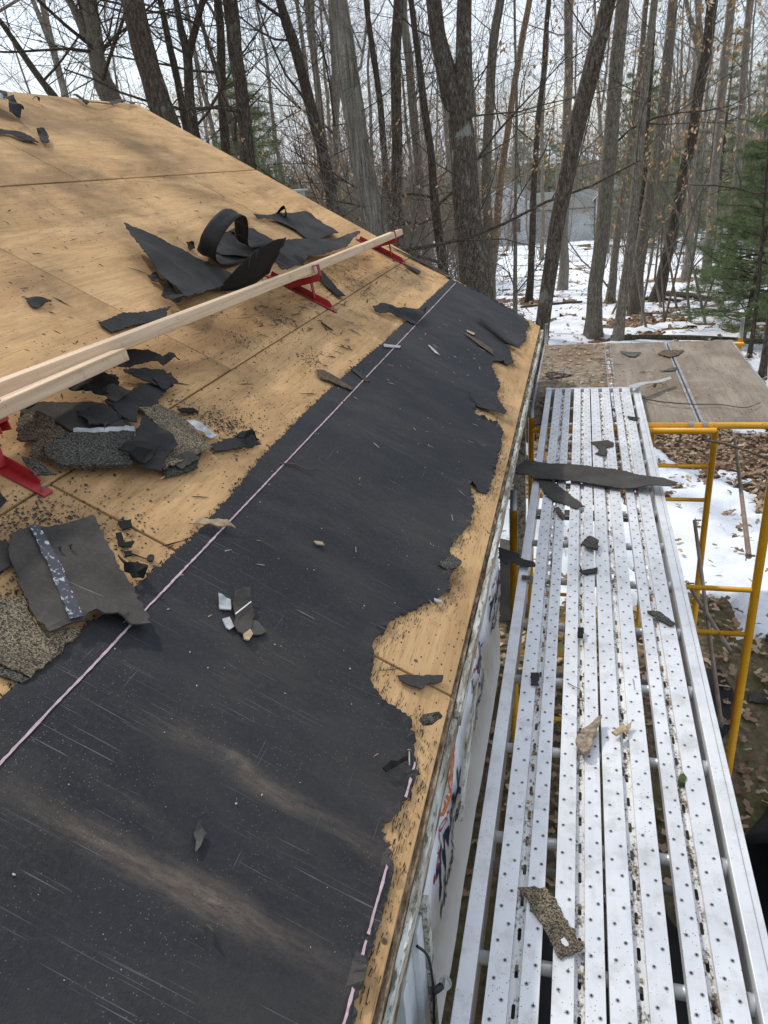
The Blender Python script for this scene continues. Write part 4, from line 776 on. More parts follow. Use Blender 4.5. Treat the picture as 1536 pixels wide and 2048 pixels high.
# big pieces caught above the plank
mo1 = scrap(*FS, 'large triangular felt sheet with pale lines above the plank', [(3.495,2.206,0.050),(3.538,2.061,0.050),(3.570,1.949,0.040),(3.607,1.821,0.030),(3.681,1.679,0.020),(3.443,1.614,0.020),(3.258,1.616,0.030),(3.027,1.602,0.040),(3.066,1.701,0.050),(3.254,1.967,0.060)], 'felt', seed=82, lift=.012, wav=.014, wsc=4., amp=.003)
for a in ([(3.598,2.189,0.000),(3.454,2.008,0.000),(3.235,1.791,0.000),(3.135,1.658,0.000)], [(3.741,1.985,0.000),(3.624,1.849,0.000),(3.404,1.652,0.000)], [(3.452,1.928,0.000),(3.320,1.787,0.000),(3.197,1.633,0.000)]):
    pass
scrap(*FS, 'black felt corner tucked under the triangular sheet', [(2.996,1.703,0.000),(3.115,1.748,0.030),(3.027,1.602,0.040),(2.963,1.621,0.010)], 'black_felt', seed=83, lift=.01, wav=.02)
scrap(*FS, 'small felt point sticking out left of the triangular sheet', [(3.187,1.877,0.000),(3.219,1.856,0.020),(3.167,1.774,0.020),(3.153,1.839,0.000)], 'felt', seed=84, lift=.01)
scrap(*FS, 'flat felt strip left below the triangular sheet', [(2.523,1.702,0.000),(2.667,1.696,0.010),(2.970,1.637,0.010),(2.864,1.599,0.000),(2.749,1.605,0.000),(2.501,1.634,0.000)], 'felt', seed=85, lift=.008, wav=.002)
rows = []
b0 = [(3.430,1.614,0.020),(3.540,1.584,0.020),(3.701,1.571,0.020),(4.051,1.606,0.020)]; b1 = [(3.442,1.618,0.050),(3.577,1.607,0.100),(3.812,1.610,0.160),(4.122,1.607,0.150)]; b2 = [(3.446,1.618,0.060),(3.613,1.610,0.160),(3.845,1.613,0.210),(4.087,1.599,0.240)]
for r_ in (b0, b1, b2): rows.append([F_roof(*q) for q in smoothpath(r_, 14)])
rows = [[tuple((np.array(rows[0][j])*(1-t)**2+2*t*(1-t)*np.array(rows[1][j])+t*t*np.array(rows[2][j]))) for j in range(14)] for t in np.linspace(0, 1, 8)]
for i in range(8):
    rows[i][-1] = tuple(np.array(rows[i][-1])+rng.normal(size=3)*.006); rows[i][-2] = tuple(np.array(rows[i][-2])+rng.normal(size=3)*.004)
strip('felt_scrap', rows, 'black_felt', label='black felt flap standing up beside the triangular sheet, unlit face coloured darker', category='felt scrap')  # blacker felt colour carries the shade on the flap's unlit face
# rolled ribbon
path = [(4.75,.012),(4.4,.012),(4.05,.012),(3.80,.03),(3.62,.09),(3.53,.18),(3.55,.27),(3.66,.325),(3.80,.30),(3.95,.21),(4.08,.11),(4.22,.06),(4.42,.05),(4.60,.05)]
sp_ = smoothpath(path, 46); rows = []
for i, (u, h) in enumerate(sp_):
    t = i/45; va = 1.72+.03*math.sin(t*9)+.01*rng.normal()*(t > .8 or t < .2); wd = np.interp(t, [0, .2, .35, .6, .8, 1], [.26, .17, .095, .085, .08, .05])
    rows.append([F_roof(u, va+.06*t+wd*k/5, h+.004*math.sin(k*2+t*12)) for k in range(6)])
strip('felt_scrap', rows, 'felt', label='curled felt ribbon rolled into an open loop above plank', category='felt scrap')
scrap(*FS, 'wide flat felt sheet right of the curled loop', [(4.053,2.024,0.000),(4.229,2.004,0.020),(4.461,2.016,0.030),(4.615,1.963,0.030),(4.550,1.829,0.030),(5.298,1.663,0.030),(5.762,1.597,0.060),(5.256,1.518,0.050),(4.798,1.552,0.040),(4.540,1.597,0.030),(4.159,1.768,0.000),(3.936,1.856,0.000),(3.936,1.933,0.000)], 'felt', seed=86, lift=.01, wav=.012, wsc=4.)
scrap(*FS, 'felt sheet with pale stripes nearest the rake above plank', [(5.049,2.148,0.010),(5.032,2.098,0.000),(5.191,2.069,0.000),(5.242,1.990,0.000),(5.243,1.891,0.000),(5.155,1.759,0.000),(5.669,1.700,0.020),(5.847,1.904,0.000),(5.822,2.034,0.020),(5.413,2.087,0.020)], 'felt', seed=87, lift=.008, wav=.01, wsc=4.)
rows = [[F_roof(5.35+.05*k/3+.0, 2.02+.012*i, .10*math.sin(math.pi*i/7)*(1-.1*k)+.006) for k in range(4)] for i in range(8)]
strip('felt_scrap', rows, 'black_felt', label='small black hump of curled felt behind striped sheet', category='felt scrap')
scrap(*FS, 'jagged black felt tips behind the loop', [(4.101,2.035,0.010),(4.102,1.998,0.040),(4.166,2.000,0.020),(4.148,1.991,0.050),(4.258,1.975,0.040),(4.461,2.016,0.030),(4.425,1.955,0.000),(4.154,1.994,0.000)], 'black_felt', seed=88, lift=.02)
scrap(*FS, 'small black chip at the left foot of the loop', [(3.851,2.029,0.010),(3.892,2.010,0.020),(3.870,1.980,0.000),(3.783,1.968,0.000)], 'black_felt', seed=89, lift=.006)
scrap(*FS, 'crumpled felt under the plank by the middle jack', [(4.187,1.656,0.020),(4.286,1.642,0.050),(4.387,1.581,0.050),(4.641,1.582,0.030),(4.353,1.522,0.020),(4.105,1.558,0.020)], 'felt', seed=90, lift=.01, wav=.03)
scrap(*FS, 'felt roll at the far end above plank', [(4.871,1.573,0.030),(5.560,1.615,0.050),(5.826,1.599,0.060),(5.858,1.587,0.030),(5.384,1.546,0.020)], 'shingle_back', seed=91, lift=.03)
# pale lines on the triangular sheet are part of its print: thin raised chalk strokes
for ln in ([(3.464,2.123,0.052),(3.305,1.937,0.055),(3.108,1.735,0.050),(3.029,1.620,0.045)], [(3.587,1.906,0.040),(3.502,1.797,0.036),(3.330,1.625,0.030)]):
    P = smoothpath(ln, 24); A = [F_roof(q[0], q[1], q[2]+.026) for q in P]; B = [F_roof(q[0]+.004, q[1]+.003, q[2]+.026) for q in P]
    put('chalk_mark', A+B, [(i, i+1, 25+i, 24+i) for i in range(23)], 'grey_scrap', mo1)
# a twig and loose nails
def twig(name, pts, r, label, cat='twig', mat='twig', k=5):
    P = smoothpath(pts, 4*len(pts)); return put(name, *[(lambda a: a[0])(x) if False else x for x in tube_cap(P, np.linspace(r, r*.45, len(P)), k)], mat, None, True, label=label, category=cat)
def tube_cap(P, rad, k):
    v, f = tube_np(P, rad, k); return v, [tuple(q) for q in f]+[tuple(range(k))[::-1], tuple(len(v)-k+i for i in range(k))]
twig('twig', [F_roof(*q) for q in [(2.214,0.789,0.012),(2.255,0.747,0.015),(2.254,0.705,0.020),(2.311,0.677,0.012)]], .0028, 'thin dark twig lying on the membrane by the chalk line')
for i, (q0, q1) in enumerate((([(1.628,1.272,0.050),(1.725,1.320,0.050)]),([(1.823,1.239,0.060),(1.871,1.257,0.060)]))):
    twig('twig', [F_roof(*q0), F_roof(*[(a+b)/2+.004 for a, b in zip(q0, q1)]), F_roof(*q1)], .0014, ('thin pale root thread on the shingle slab', 'forked pale root thread on dark shingle')[i])
mb_n = 0
for (q, lab) in (([(1.318,1.022,0.016)][0], 'bent roofing nail standing in the big dark shingle, left'), ([(1.341,1.009,0.016)][0], 'bent roofing nail standing in the big dark shingle, right')):
    P0 = np.array(F_roof(*q)); MB().tube([P0, P0+np.array([.002,.002,.022])], .0014, 5).tube([P0+np.array([.002,.002,.022]), P0+np.array([.002,.002,.0235])], .005, 8).build('roofing_nail', 'black_felt', None, label=lab, category='nail')
P0 = np.array(F_roof(*[(1.290,0.071,0.012)][0])); d_ = np.array([.01,-.045,.0]); MB().tube([P0, P0+d_], .0018, 6).tube([P0-d_*.03, P0], .0055, 8).build('roofing_nail', 'nail_steel', None, label='shiny roofing nail lying at the torn lower eave edge', category='nail')

# ================================================================== ALUMINIUM STAGE
st = thing('aluminium_stage', (.42, 2.0, ZD), 'long aluminium scaffold stage with slotted deck boards beside the wall', 'scaffold stage')
Y0, Y1 = -1.6, 5.70
def rail(x0, x1, s):
    mb = MB(); mb.box(x0, x1, Y0, Y1, ZD-.006, ZD); mb.box((x1-.004 if s < 0 else x0), (x1 if s < 0 else x0+.004), Y0, Y1, ZD-.095, ZD-.0062); mb.box(x0, x1, Y0, Y1, ZD-.101, ZD-.0952)
    mb.build('side_rail', 'aluminium', st, bevel=.002)
    if s > 0: MB().box(x1-.0185, x1-.017, Y0, Y1, ZD+.0002, ZD+.0014).build('rail_groove', 'worn_ring', st)
rail(.078, .118, -1); rail(.713, .762, 1)
MB().box(.074, .766, Y1, Y1+.02, ZD-.03, ZD+.004).build('end_cap', 'aluminium', st, bevel=.002)
for cx in (.074, .728): MB().box(cx, cx+.038, Y1-.03, Y1+.024, ZD-.101, ZD+.008).build('corner_bracket', 'aluminium', st, bevel=.002)
def disc(mb, x, y, z, r, k=8):
    o = len(mb.v); mb.v += [(x+r*math.cos(2*math.pi*i/k), y+r*math.sin(2*math.pi*i/k), z) for i in range(k)]; mb.f.append(tuple(o+i for i in range(k)))
for (x0, x1, c0, c1) in ((.144, .260, .194, .219), (.286, .400, .333, .357), (.408, .542, .463, .490), (.571, .690, .611, .634)):
    mb = MB()
    zt = ZD+.001
    for a, b in ((x0, c0), (c1, x1)): mb.box(a, b, Y0, Y1-.002, zt-.004, zt)
    for a, sgn in ((x0, 0), (x1-.003, 0)): mb.box(a, a+.003, Y0, Y1-.002, zt-.034, zt-.0042)
    for a in (c0-.003, c1): mb.box(a, a+.003, Y0, Y1-.002, zt-.018, zt-.0042)
    board = mb.build('deck_board', 'aluminium', st)
    # channel floor with real slots
    mb = MB(); zc = zt-.0165; cm = (c0+c1)/2; pitch = .0905; sw, sl_ = .0042, .0165; y = Y0+.02; xs_ = (c0+.0002, c1-.0002)
    while y+pitch < Y1:
        ya, yb = y, y+pitch; yc = (ya+yb)/2
        inner = []
        for i in range(5): t = math.pi*i/4; inner.append((cm+sw*math.cos(t), yc+sl_-sw+sw*math.sin(t)))
        for i in range(5): t = math.pi+math.pi*i/4; inner.append((cm+sw*math.cos(t), yc-sl_+sw+sw*math.sin(t)))
        outer = [(xs_[1], yc), (xs_[1], yb), (cm, yb), (xs_[0], yb), (xs_[0], yc), (xs_[0], yc), (xs_[0], ya), (cm, ya), (xs_[1], ya), (xs_[1], yc)]
        o = len(mb.v); mb.v += [(p_[0], p_[1], zc) for p_ in inner]+[(p_[0], p_[1], zc) for p_ in outer]; k = 10
        for i in range(k):
            j = (i+1)%k
            q = (o+i, o+k+i, o+k+j, o+j); mb.f.append(q)
        y = yb
    ch = mb.build('channel', 'dirty_channel', board)
    hm, rm = MB(), MB()
    r2 = np.random.default_rng(int(x0*1000))
    for a, b in ((x0, c0), (c1, x1)):
        w = b-a
        for col, off in ((.3, 0), (.72, .5)):
            for i in range(int((Y1-Y0)/.0905)):
                yy = Y0+.03+(i+off)*.0905
                if yy < Y1-.02: disc(hm, a+w*col, yy, zt+.0012, .0025); disc(rm, a+w*col, yy, zt+.0006, .0052)
    hm.build('grip_hole', 'dark_hole', board, kind='stuff'); rm.build('grip_rim', 'worn_ring', board, kind='stuff')
    gm_ = MB(); r3 = np.random.default_rng(int(x0*777))
    for i in range(200):
        yy = r3.uniform(.7, 5.6); 
        if fbm(yy*3.3, x0*90, 7, 3) < .52: continue
        xx = r3.uniform(c0+.003, c1-.003); s = .0012+r3.random()**2*.0028; gm_.obox((xx, yy, zc+.001+s*.5), (s,0,0), (0,s*1.3,0), (0,0,s*.8))
    gm_.build('channel_grit', 'bark_scrap', board, kind='stuff')
yy = .78
while yy < 5.6:
    mb = MB(); mb.tube([(.116, yy, ZD-.052), (.715, yy, ZD-.052)], .016, 12); mb.build('rung', 'aluminium', st, True)
    for dz in (.0,): MB().tube([(.70, yy, ZD-.052), (.7125, yy, ZD-.052)], .024, 12).build('rung_collar', 'aluminium', st, True)
    yy += .352
for yy in (1.42, 2.27, 3.6, 4.6): MB().tube([(.118, yy, ZD-.085), (.713, yy, ZD-.085)], .011, 10).build('cross_tube', 'galvanised', st, True)

def dscrap(name, cat, label, pts, mat, **k):
    k.setdefault('lift', .002); return scrap(name, cat, label, pts, mat, frame=F_deck, **k)
ds1 = dscrap(*SS, 'long tapered dark shingle strip across the stage', [(-0.025,3.963,0.020),(0.023,4.095,0.020),(0.195,4.084,0.005),(0.349,4.079,0.000),(0.578,3.999,0.000),(0.828,3.782,0.030),(0.786,3.734,0.030),(0.517,3.768,0.000),(0.310,3.845,0.000),(0.147,3.872,0.000),(-0.005,3.890,0.020)], 'shingle_back', seed=101, thick=.005, lift=.016)
dscrap(*SS, 'knife shaped dark shingle under the long strip', [(0.105,3.906,0.000),(0.174,3.895,0.000),(0.258,3.741,0.000),(0.362,3.557,0.000),(0.313,3.524,0.000),(0.197,3.621,0.000),(0.140,3.735,0.000)], 'shingle_back', seed=102, thick=.004)
dscrap(*SS, 'hooked dark shingle piece farther along the stage', [(0.394,4.500,0.000),(0.500,4.547,0.000),(0.537,4.494,0.000),(0.526,4.432,0.000),(0.481,4.406,0.000),(0.494,4.346,0.000),(0.464,4.271,0.000),(0.421,4.303,0.000),(0.451,4.371,0.000),(0.423,4.448,0.000)], 'shingle_back', seed=103)
dscrap(*SS, 'small brown bent shingle bit behind the long strip', [(0.208,3.517,0.000),(0.231,3.516,0.010),(0.265,3.433,0.000),(0.256,3.392,0.000),(0.228,3.448,0.000)], 'brown_granule', seed=104)
dscrap('stone_chip', 'chip', 'dark angular chip in the middle of the stage', [(0.345,3.121,0.000),(0.379,3.169,0.010),(0.421,3.133,0.010),(0.416,3.064,0.000),(0.372,3.074,0.000)], 'grey_granule', seed=105, thick=.012, wav=.01)
dscrap(*SS, 'L shaped dark strip below the angular chip', [(0.335,2.924,0.010),(0.350,2.890,0.000),(0.413,2.923,0.000),(0.411,2.879,0.000),(0.346,2.860,0.000)], 'felt', seed=106, thick=.006)
dscrap(*SS, 'ragged dark shingle overhanging the left rail', [(-0.034,3.063,0.000),(0.061,3.023,0.000),(0.077,2.968,0.000),(0.142,2.919,0.010),(0.148,2.893,0.000),(0.104,2.888,0.000),(0.058,2.920,0.000),(-0.010,2.932,0.000)], 'felt', seed=107, lift=.008)
dscrap(*SS, 'little brown chip on the left rail', [(0.094,2.822,0.000),(0.139,2.818,0.000),(0.134,2.792,0.000),(0.096,2.796,0.000)], 'brown_granule', seed=108, thick=.006)
dscrap(*SS, 'pointed granule shingle on the right boards', [(0.594,2.597,0.000),(0.642,2.596,0.000),(0.689,2.518,0.000),(0.672,2.503,0.000),(0.624,2.548,0.000)], 'grey_granule', seed=109, thick=.006)
gsh = dscrap(*SS, 'tan granule shingle with pale hole near camera on stage', [(0.194,1.287,0.000),(0.222,1.293,0.000),(0.261,1.301,0.000),(0.274,1.287,0.000),(0.355,1.158,0.000),(0.304,1.122,0.000),(0.285,1.151,0.000),(0.227,1.250,0.000)], 'tan_granule', seed=110, thick=.004, wav=.002, lift=.003)
sheet('worn_hole', [(0.302,1.167,0.000),(0.309,1.174,0.000),(0.319,1.163,0.000),(0.320,1.155,0.000),(0.313,1.152,0.000),(0.305,1.159,0.000)], 'aluminium', F_deck, .0006, .0088, .02, .0005, .05, 0, 9., 3, gsh)
dscrap('bark_piece', 'bark', 'rough bark piece lying on the middle boards', [(0.336,1.776,0.000),(0.329,1.812,0.000),(0.351,1.871,0.000),(0.374,1.892,0.000),(0.392,1.921,0.010),(0.409,1.930,0.010),(0.404,1.890,0.010),(0.380,1.820,0.010),(0.373,1.776,0.000),(0.351,1.758,0.000)], 'bark_scrap', seed=111, thick=.014, wav=.014, wsc=25, res=.014, amp=.003)
dscrap('wood_chip', 'chip', 'frayed wood chip right of the bark piece', [(0.437,1.870,0.000),(0.465,1.904,0.000),(0.499,1.925,0.000),(0.488,1.891,0.000),(0.451,1.861,0.000)], 'splinter', seed=112, thick=.008, wav=.012, wsc=30, res=.012, amp=.003)
dscrap(*SS, 'dark tab in the left channel of the stage', [(0.173,2.150,0.000),(0.203,2.154,0.000),(0.203,2.085,0.000),(0.179,2.090,0.000)], 'felt', seed=113)
dscrap(*SS, 'dark lump in the second channel of the stage', [(0.332,2.432,0.000),(0.354,2.435,0.000),(0.352,2.375,0.000),(0.331,2.376,0.000)], 'black_felt', seed=114, thick=.01, wav=.01)
dscrap(*SS, 'small dark sliver near the far right rail', [(0.638,5.008,0.000),(0.720,4.976,0.000),(0.691,4.924,0.000),(0.649,4.955,0.000)], 'felt', seed=115)
dscrap('moss_clump', 'moss', 'green moss clump in the right channel', [(0.620,1.737,0.000),(0.634,1.749,0.000),(0.641,1.733,0.000),(0.633,1.710,0.000),(0.621,1.712,0.000)], 'moss', seed=116, thick=.016, wav=.005, wsc=40, res=.008, amp=.002, lift=-.016)
twig('twig', [F_deck(*q) for q in [(0.301,2.115,0.006),(0.326,2.092,0.010),(0.342,2.088,0.006)]], .002, 'short twig on the left middle board')
twig('roofing_nail', [F_deck(*q) for q in [(0.518,2.169,0.004),(0.520,2.114,0.005)]], .002, 'bent nail on the right middle board', 'nail', 'nail_steel')

# ================================================================== PLATFORM
def platform_board(x0, x1, mat, label):
    t = thing('walk_board', ((x0+x1)/2, 6.2, ZP-.03), label, 'scaffold board', 'plywood walk boards of the far platform')
    MB().box(x0+.018, x1-.018, 5.06, 7.45, ZP-.014, ZP).build('deck_panel', mat, t, bevel=.002)
    for a in (x0, x1-.017): MB().box(a, a+.017, 5.06, 7.45, ZP-.06, ZP+.0025).build('edge_rail', 'galvanised', t, bevel=.002)
    for yy in (5.02, 7.44):
        for a in (x0+.06, x1-.12): MB().box(a, a+.05, yy, yy+.05, ZP-.045, ZP-.016).build('hook', 'galvanised', t, bevel=.003)
platform_board(-.02, .560, 'leafy_plywood', 'littered dark plywood walk board nearest the house')
platform_board(.592, 1.108, 'grey_plywood', 'middle weathered plywood walk board with scattered scraps')
platform_board(1.122, 1.69, 'grey_plywood', 'clean outermost plywood walk board at the right')
def pscrap(name, cat, label, pts, mat, **k):
    k.setdefault('lift', .004); return scrap(name, cat, label, pts, mat, frame=F_ply, **k)
pscrap(*SS, 'dark shingle wedge on the littered walk board', [(0.031,6.339,0.000),(0.086,6.416,0.000),(0.280,6.292,0.000),(0.175,6.236,0.000),(0.092,6.164,0.000)], 'felt', seed=121)
pscrap('paper_scrap', 'paper scrap', 'white crumpled bit on the littered walk board', [(0.164,6.315,0.030),(0.192,6.335,0.050),(0.213,6.359,0.000),(0.182,6.298,0.000)], 'pale_paper', seed=122)
pscrap(*SS, 'grey green shingle wedge on the middle walk board', [(0.677,7.072,0.000),(0.861,7.016,0.000),(0.800,6.856,0.000),(0.746,6.879,0.000)], 'grey_scrap', seed=123)
pscrap(*SS, 'tan shingle wedge across the walk board joint', [(0.993,6.947,0.000),(1.073,7.088,0.000),(1.233,7.072,0.000),(1.157,6.877,0.000),(1.081,6.813,0.000)], 'brown_granule', seed=124)
pscrap(*SS, 'pointed grey scrap beside the walk board joint', [(0.964,6.357,0.000),(1.076,6.476,0.000),(1.119,6.473,0.000),(1.082,6.380,0.000)], 'grey_scrap', seed=125)
pscrap('pale_strip', 'strip', 'long pale flashing strip resting on stage end and platform', [(0.664,5.634,0.090),(1.005,5.984,0.060),(1.010,5.927,0.060),(0.714,5.579,0.090)], 'steel_strip', seed=126, amp=.0005, wav=.0)
pscrap(*SS, 'curled brown scrap beside the stage end', [(0.842,5.909,0.000),(0.897,5.899,0.030),(0.980,5.986,0.000),(0.891,5.880,0.000)], 'brown_granule', seed=127)
twig('twig', [F_ply(*q) for q in [(0.765,5.595,0.020),(0.889,5.460,0.030),(1.083,5.395,0.030),(1.283,5.410,0.020),(1.425,5.307,0.030),(1.548,5.450,0.020)]], .006, 'long curved twig across the outer walk boards')
twig('twig', [F_ply(*q) for q in [(0.414,6.852,0.010),(0.498,6.750,0.020),(0.564,6.802,0.010)]], .005, 'short twig across the leaf filled gap')
twig('twig', [F_ply(*q) for q in [(0.489,6.702,0.010),(0.536,6.573,0.020),(0.691,6.616,0.010)]], .004, 'thin twig on the middle walk board')
twig('twig', [F_ply(*q) for q in [(0.810,6.346,0.010),(0.865,6.305,0.020),(0.910,6.370,0.010)]], .004, 'stubby twig on the middle walk board')
r4 = np.random.default_rng(77); V = []; f_ = []; tint = []
for i in range(900):
    k_ = r4.random()
    x, y = (r4.uniform(.0,.55), r4.uniform(5.1,7.4)) if k_ < .6 else (r4.uniform(.562,.590), r4.uniform(5.1,7.4)) if k_ < .75 else (r4.uniform(.6,1.6), r4.uniform(5.1,7.4))
    s = r4.uniform(.006,.022)*(1 if k_ < .75 else .6); th = r4.random()*6.3; o = len(V); h = ZP+.004+r4.random()*.012
    for j in range(4): a = th+j*math.pi/2; V.append((x+s*math.cos(a)*(1.6 if j%2 else .5), y+s*math.sin(a)*(1.6 if j%2 else .5), h+r4.random()*.01))
    f_.append((o,o+1,o+2,o+3)); tint += [r4.random()*.8]*4
o_ = link('platform_litter', mesh('platform_litter', V, f_, 'dead_leaves', False, ('tint', tint)), kind='stuff', label='leaf crumbs and twigs littering the plywood platform', category='leaves')

# ================================================================== SCAFFOLD FRAMES
def sc_frame(y, label, zt=ZE-.455, rungs=(.25,.50,1.32), top=True):
    t = thing('scaffold_frame', (.6, y, 0), label, 'scaffold frame', 'yellow ladder scaffold frames')
    for x in (.005, 1.195): MB().tube([(x, y, .0), (x, y, zt+(.10 if x < .1 else 0 if top else .75))], .0215, 14).build('leg', 'yellow_paint', t, True)
    for x in ((.395, .805) if top else ()): MB().tube([(x, y, .55), (x, y, zt-.01)], .0165, 12).build('inner_upright', 'yellow_paint', t, True)
    (MB().tube([(.0, y, zt), (1.20, y, zt)], .0215, 14).build('top_bar', 'yellow_paint', t, True) if top else None)
    for dz in rungs:
        for a, b in (((.005,.395), (.805,1.195)) if top else ((.005,1.195),)):
            if zt-dz > .45: MB().tube([(a, y, zt-dz), (b, y, zt-dz)], .0135, 10).build('rung', 'yellow_paint', t, True)
    MB().tube([(.005, y, zt+.09), (.005, y, zt+.215)], .0175, 12).build('coupling_pin', 'galvanised', t, True)
    for x in (.005, 1.195): MB().box(x-.06, x+.06, y-.06, y+.06, .0, .012).build('base_plate', 'galvanised', t)
    for z in (ZE-.57, ZE-1.11, ZE-1.16, ZE-1.62):
        MB().tube([(1.17, y, z), (1.125, y, z)], .006, 8).tube([(1.128, y-.012, z+.022), (1.128, y-.012, z-.022)], .003, 6).build('brace_lock', 'rusty_steel', t)
    return t
fa = sc_frame(4.98, 'yellow ladder scaffold frame under the front of plywood platform')
fb = sc_frame(3.48, 'nearest yellow ladder scaffold frame below the stage', rungs=(.31,.575), top=False)
for dz, a, b in ((.79,.005,.6),(1.0,.005,.6),(1.245,.005,.6),(1.395,.80,1.195)): MB().tube([(a, 3.48, ZE-.455-dz), (b, 3.48, ZE-.455-dz)], .0135, 10).build('rung', 'yellow_paint', fb, True)
sheet('sticker', [(3.48-.02, ZE-1.62), (3.48+.015, ZE-1.62), (3.48+.015, ZE-1.28), (3.48-.02, ZE-1.28)], 'orange_print', lambda a, b, h: (1.195-.0235+h*.2, a, b), .001, 0, .1, .0, .1, 0, parent=fb)
fc = thing('scaffold_frame', (.9, 7.48, 0), 'far yellow scaffold frame holding back edge of plywood platform', 'scaffold frame', 'yellow ladder scaffold frames')
for x in (.0, 1.775): MB().tube([(x, 7.5, 0 if x < 1 else ZE-.62), (x, 7.5, ZE-.42)], .0215, 12).build('leg', 'yellow_paint', fc, True); MB().tube([(x, 7.5, ZE-.43), (x, 7.5, ZE-.235)], .0175, 10).build('coupling_pin', 'galvanised', fc, True)
MB().tube([(-.02, 7.47, ZE-.475), (1.8, 7.47, ZE-.475)], .0215, 12).build('top_bar', 'yellow_paint', fc, True)
pb = thing('putlog_pipe', (1.3, 4.98, ZE-.45), 'yellow pipe clamped along the front edge of plywood platform', 'scaffold pipe')
MB().tube([(.72, 5.028, ZE-.435), (2.05, 5.028, ZE-.435)], .0225, 14).build('pipe', 'yellow_paint', pb, True)
for x in (1.05, 1.135): MB().tube([(x-.015, 5.028, ZE-.435), (x+.015, 5.028, ZE-.435)], .0275, 14).box(x-.012, x+.012, 5.0, 5.02, ZE-.485, ZE-.455).build('clamp', 'galvanised', pb)
def rod(name, a, b, r, mat, label, cat, group=None):
    o = MB().tube([a, tuple((np.array(a)+np.array(b))/2), b], r, 10).build(name, mat, None, True, label=label, category=cat)
    if group: o['group'] = group
g_ = 'diagonal braces of the scaffold'
rod('cross_brace', (1.14, 3.47, ZE-.57), [(1.810,7.450,1.257)][0], .0135, 'rusty_steel', 'rusty diagonal brace rising from nearest frame to the far platform leg', 'brace', g_)
rod('cross_brace', (1.125, 4.97, ZE-1.11), (1.13, 3.49, ZE-1.645), .0125, 'rusty_steel', 'long grey brace dropping toward the nearest yellow leg', 'brace', g_)
rod('cross_brace', (1.125, 4.97, ZE-1.62), (1.13, 3.49, ZE-1.16), .0125, 'rusty_steel', 'short rusty brace crossing behind the long grey one', 'brace', g_)
twig('fallen_branch', [tuple(q) for q in [(1.024,4.300,2.329),(1.132,4.300,2.306),(1.254,4.300,2.264),(1.431,4.300,2.196)]], .009, 'bare curved branch hanging in front of the yellow legs', 'branch')
# things lying on the ground near the scaffold
def gscrap(name, cat, label, pts, mat, **k):
    k.setdefault('lift', .02); k.setdefault('res', .1); return scrap(name, cat, label, pts, mat, frame=F_ground, **k)
gscrap(*FS, 'black felt sheet on the ground behind the nearest leg', [(1.357,5.280,0.000),(1.488,5.277,0.000),(1.564,4.935,0.000),(1.495,4.645,0.000),(1.373,4.459,0.000),(1.340,4.622,0.000)], 'black_tarp', seed=131)
gscrap(*SS, 'grey shingle strip on the ground at right edge', [(1.659,5.038,0.000),(1.801,5.010,0.000),(1.779,4.896,0.000),(1.638,4.917,0.000)], 'grey_granule', seed=132)
gscrap(*SS, 'dark chip on the ground at the right edge', [(1.930,5.843,0.000),(1.982,5.910,0.000),(1.967,5.737,0.000),(1.919,5.731,0.000)], 'felt', seed=133)
gscrap('black_tarp', 'tarp', 'black tarp spread on the ground under the stage', [(.02,.2),(1.15,.3),(1.3,1.4),(1.2,2.5),(.85,3.0),(.5,2.7),(.05,2.9)], 'black_tarp', seed=134, wav=.05, wsc=3., amp=.02, seg=.1)
gscrap(*FS, 'black felt scrap on snow beside the house corner', [(-0.382,6.846,0.000),(-0.252,6.649,0.000),(-0.244,6.079,0.000),(-0.177,5.706,0.000),(-0.307,5.650,0.000),(-0.413,6.737,0.000)], 'black_tarp', seed=135, lift=.08)
gscrap(*SS, 'dark board-like shingle on snow beside house corner', [(-0.452,7.138,0.000),(-0.259,7.076,0.000),(-0.260,6.878,0.000),(-0.429,6.895,0.000)], 'grey_scrap', seed=136, lift=.14)
# black plastic drum lying on its side at the right
dr = thing('black_drum', (2.0, 3.0, 0), 'black open ended drum lying on the ground at the right edge', 'drum')
ax = np.array([.55, .83, -.08]); ax /= np.linalg.norm(ax); c0_ = np.array([1.46, 2.75, .42]); n_ = 28; prof = [(0,.40),(.02,.42),(.06,.42),(.09,.405),(.45,.41),(.5,.42),(.55,.41),(1.0,.40)]
e1 = np.cross(ax, (0,0,1)); e1 /= np.linalg.norm(e1); e2 = np.cross(e1, ax)
V = []; Vi = []
for (l, r_) in prof:
    for i in range(n_):
        t = 2*math.pi*i/n_; w_ = 1+.03*math.sin(3*t+l*4); V.append(c0_+ax*l+(e1*math.cos(t)+e2*math.sin(t))*r_*w_)
f_ = [(i*n_+j, i*n_+(j+1)%n_, (i+1)*n_+(j+1)%n_, (i+1)*n_+j) for i in range(len(prof)-1) for j in range(n_)]
o_ = put('shell', V, f_, 'black_tarp', dr, True); s_ = o_.modifiers.new('thickness', 'SOLIDIFY'); s_.thickness = .012
MB().tube([c0_+ax*.99, c0_+ax*1.0], .395, 28).build('bottom', 'black_plastic', dr)

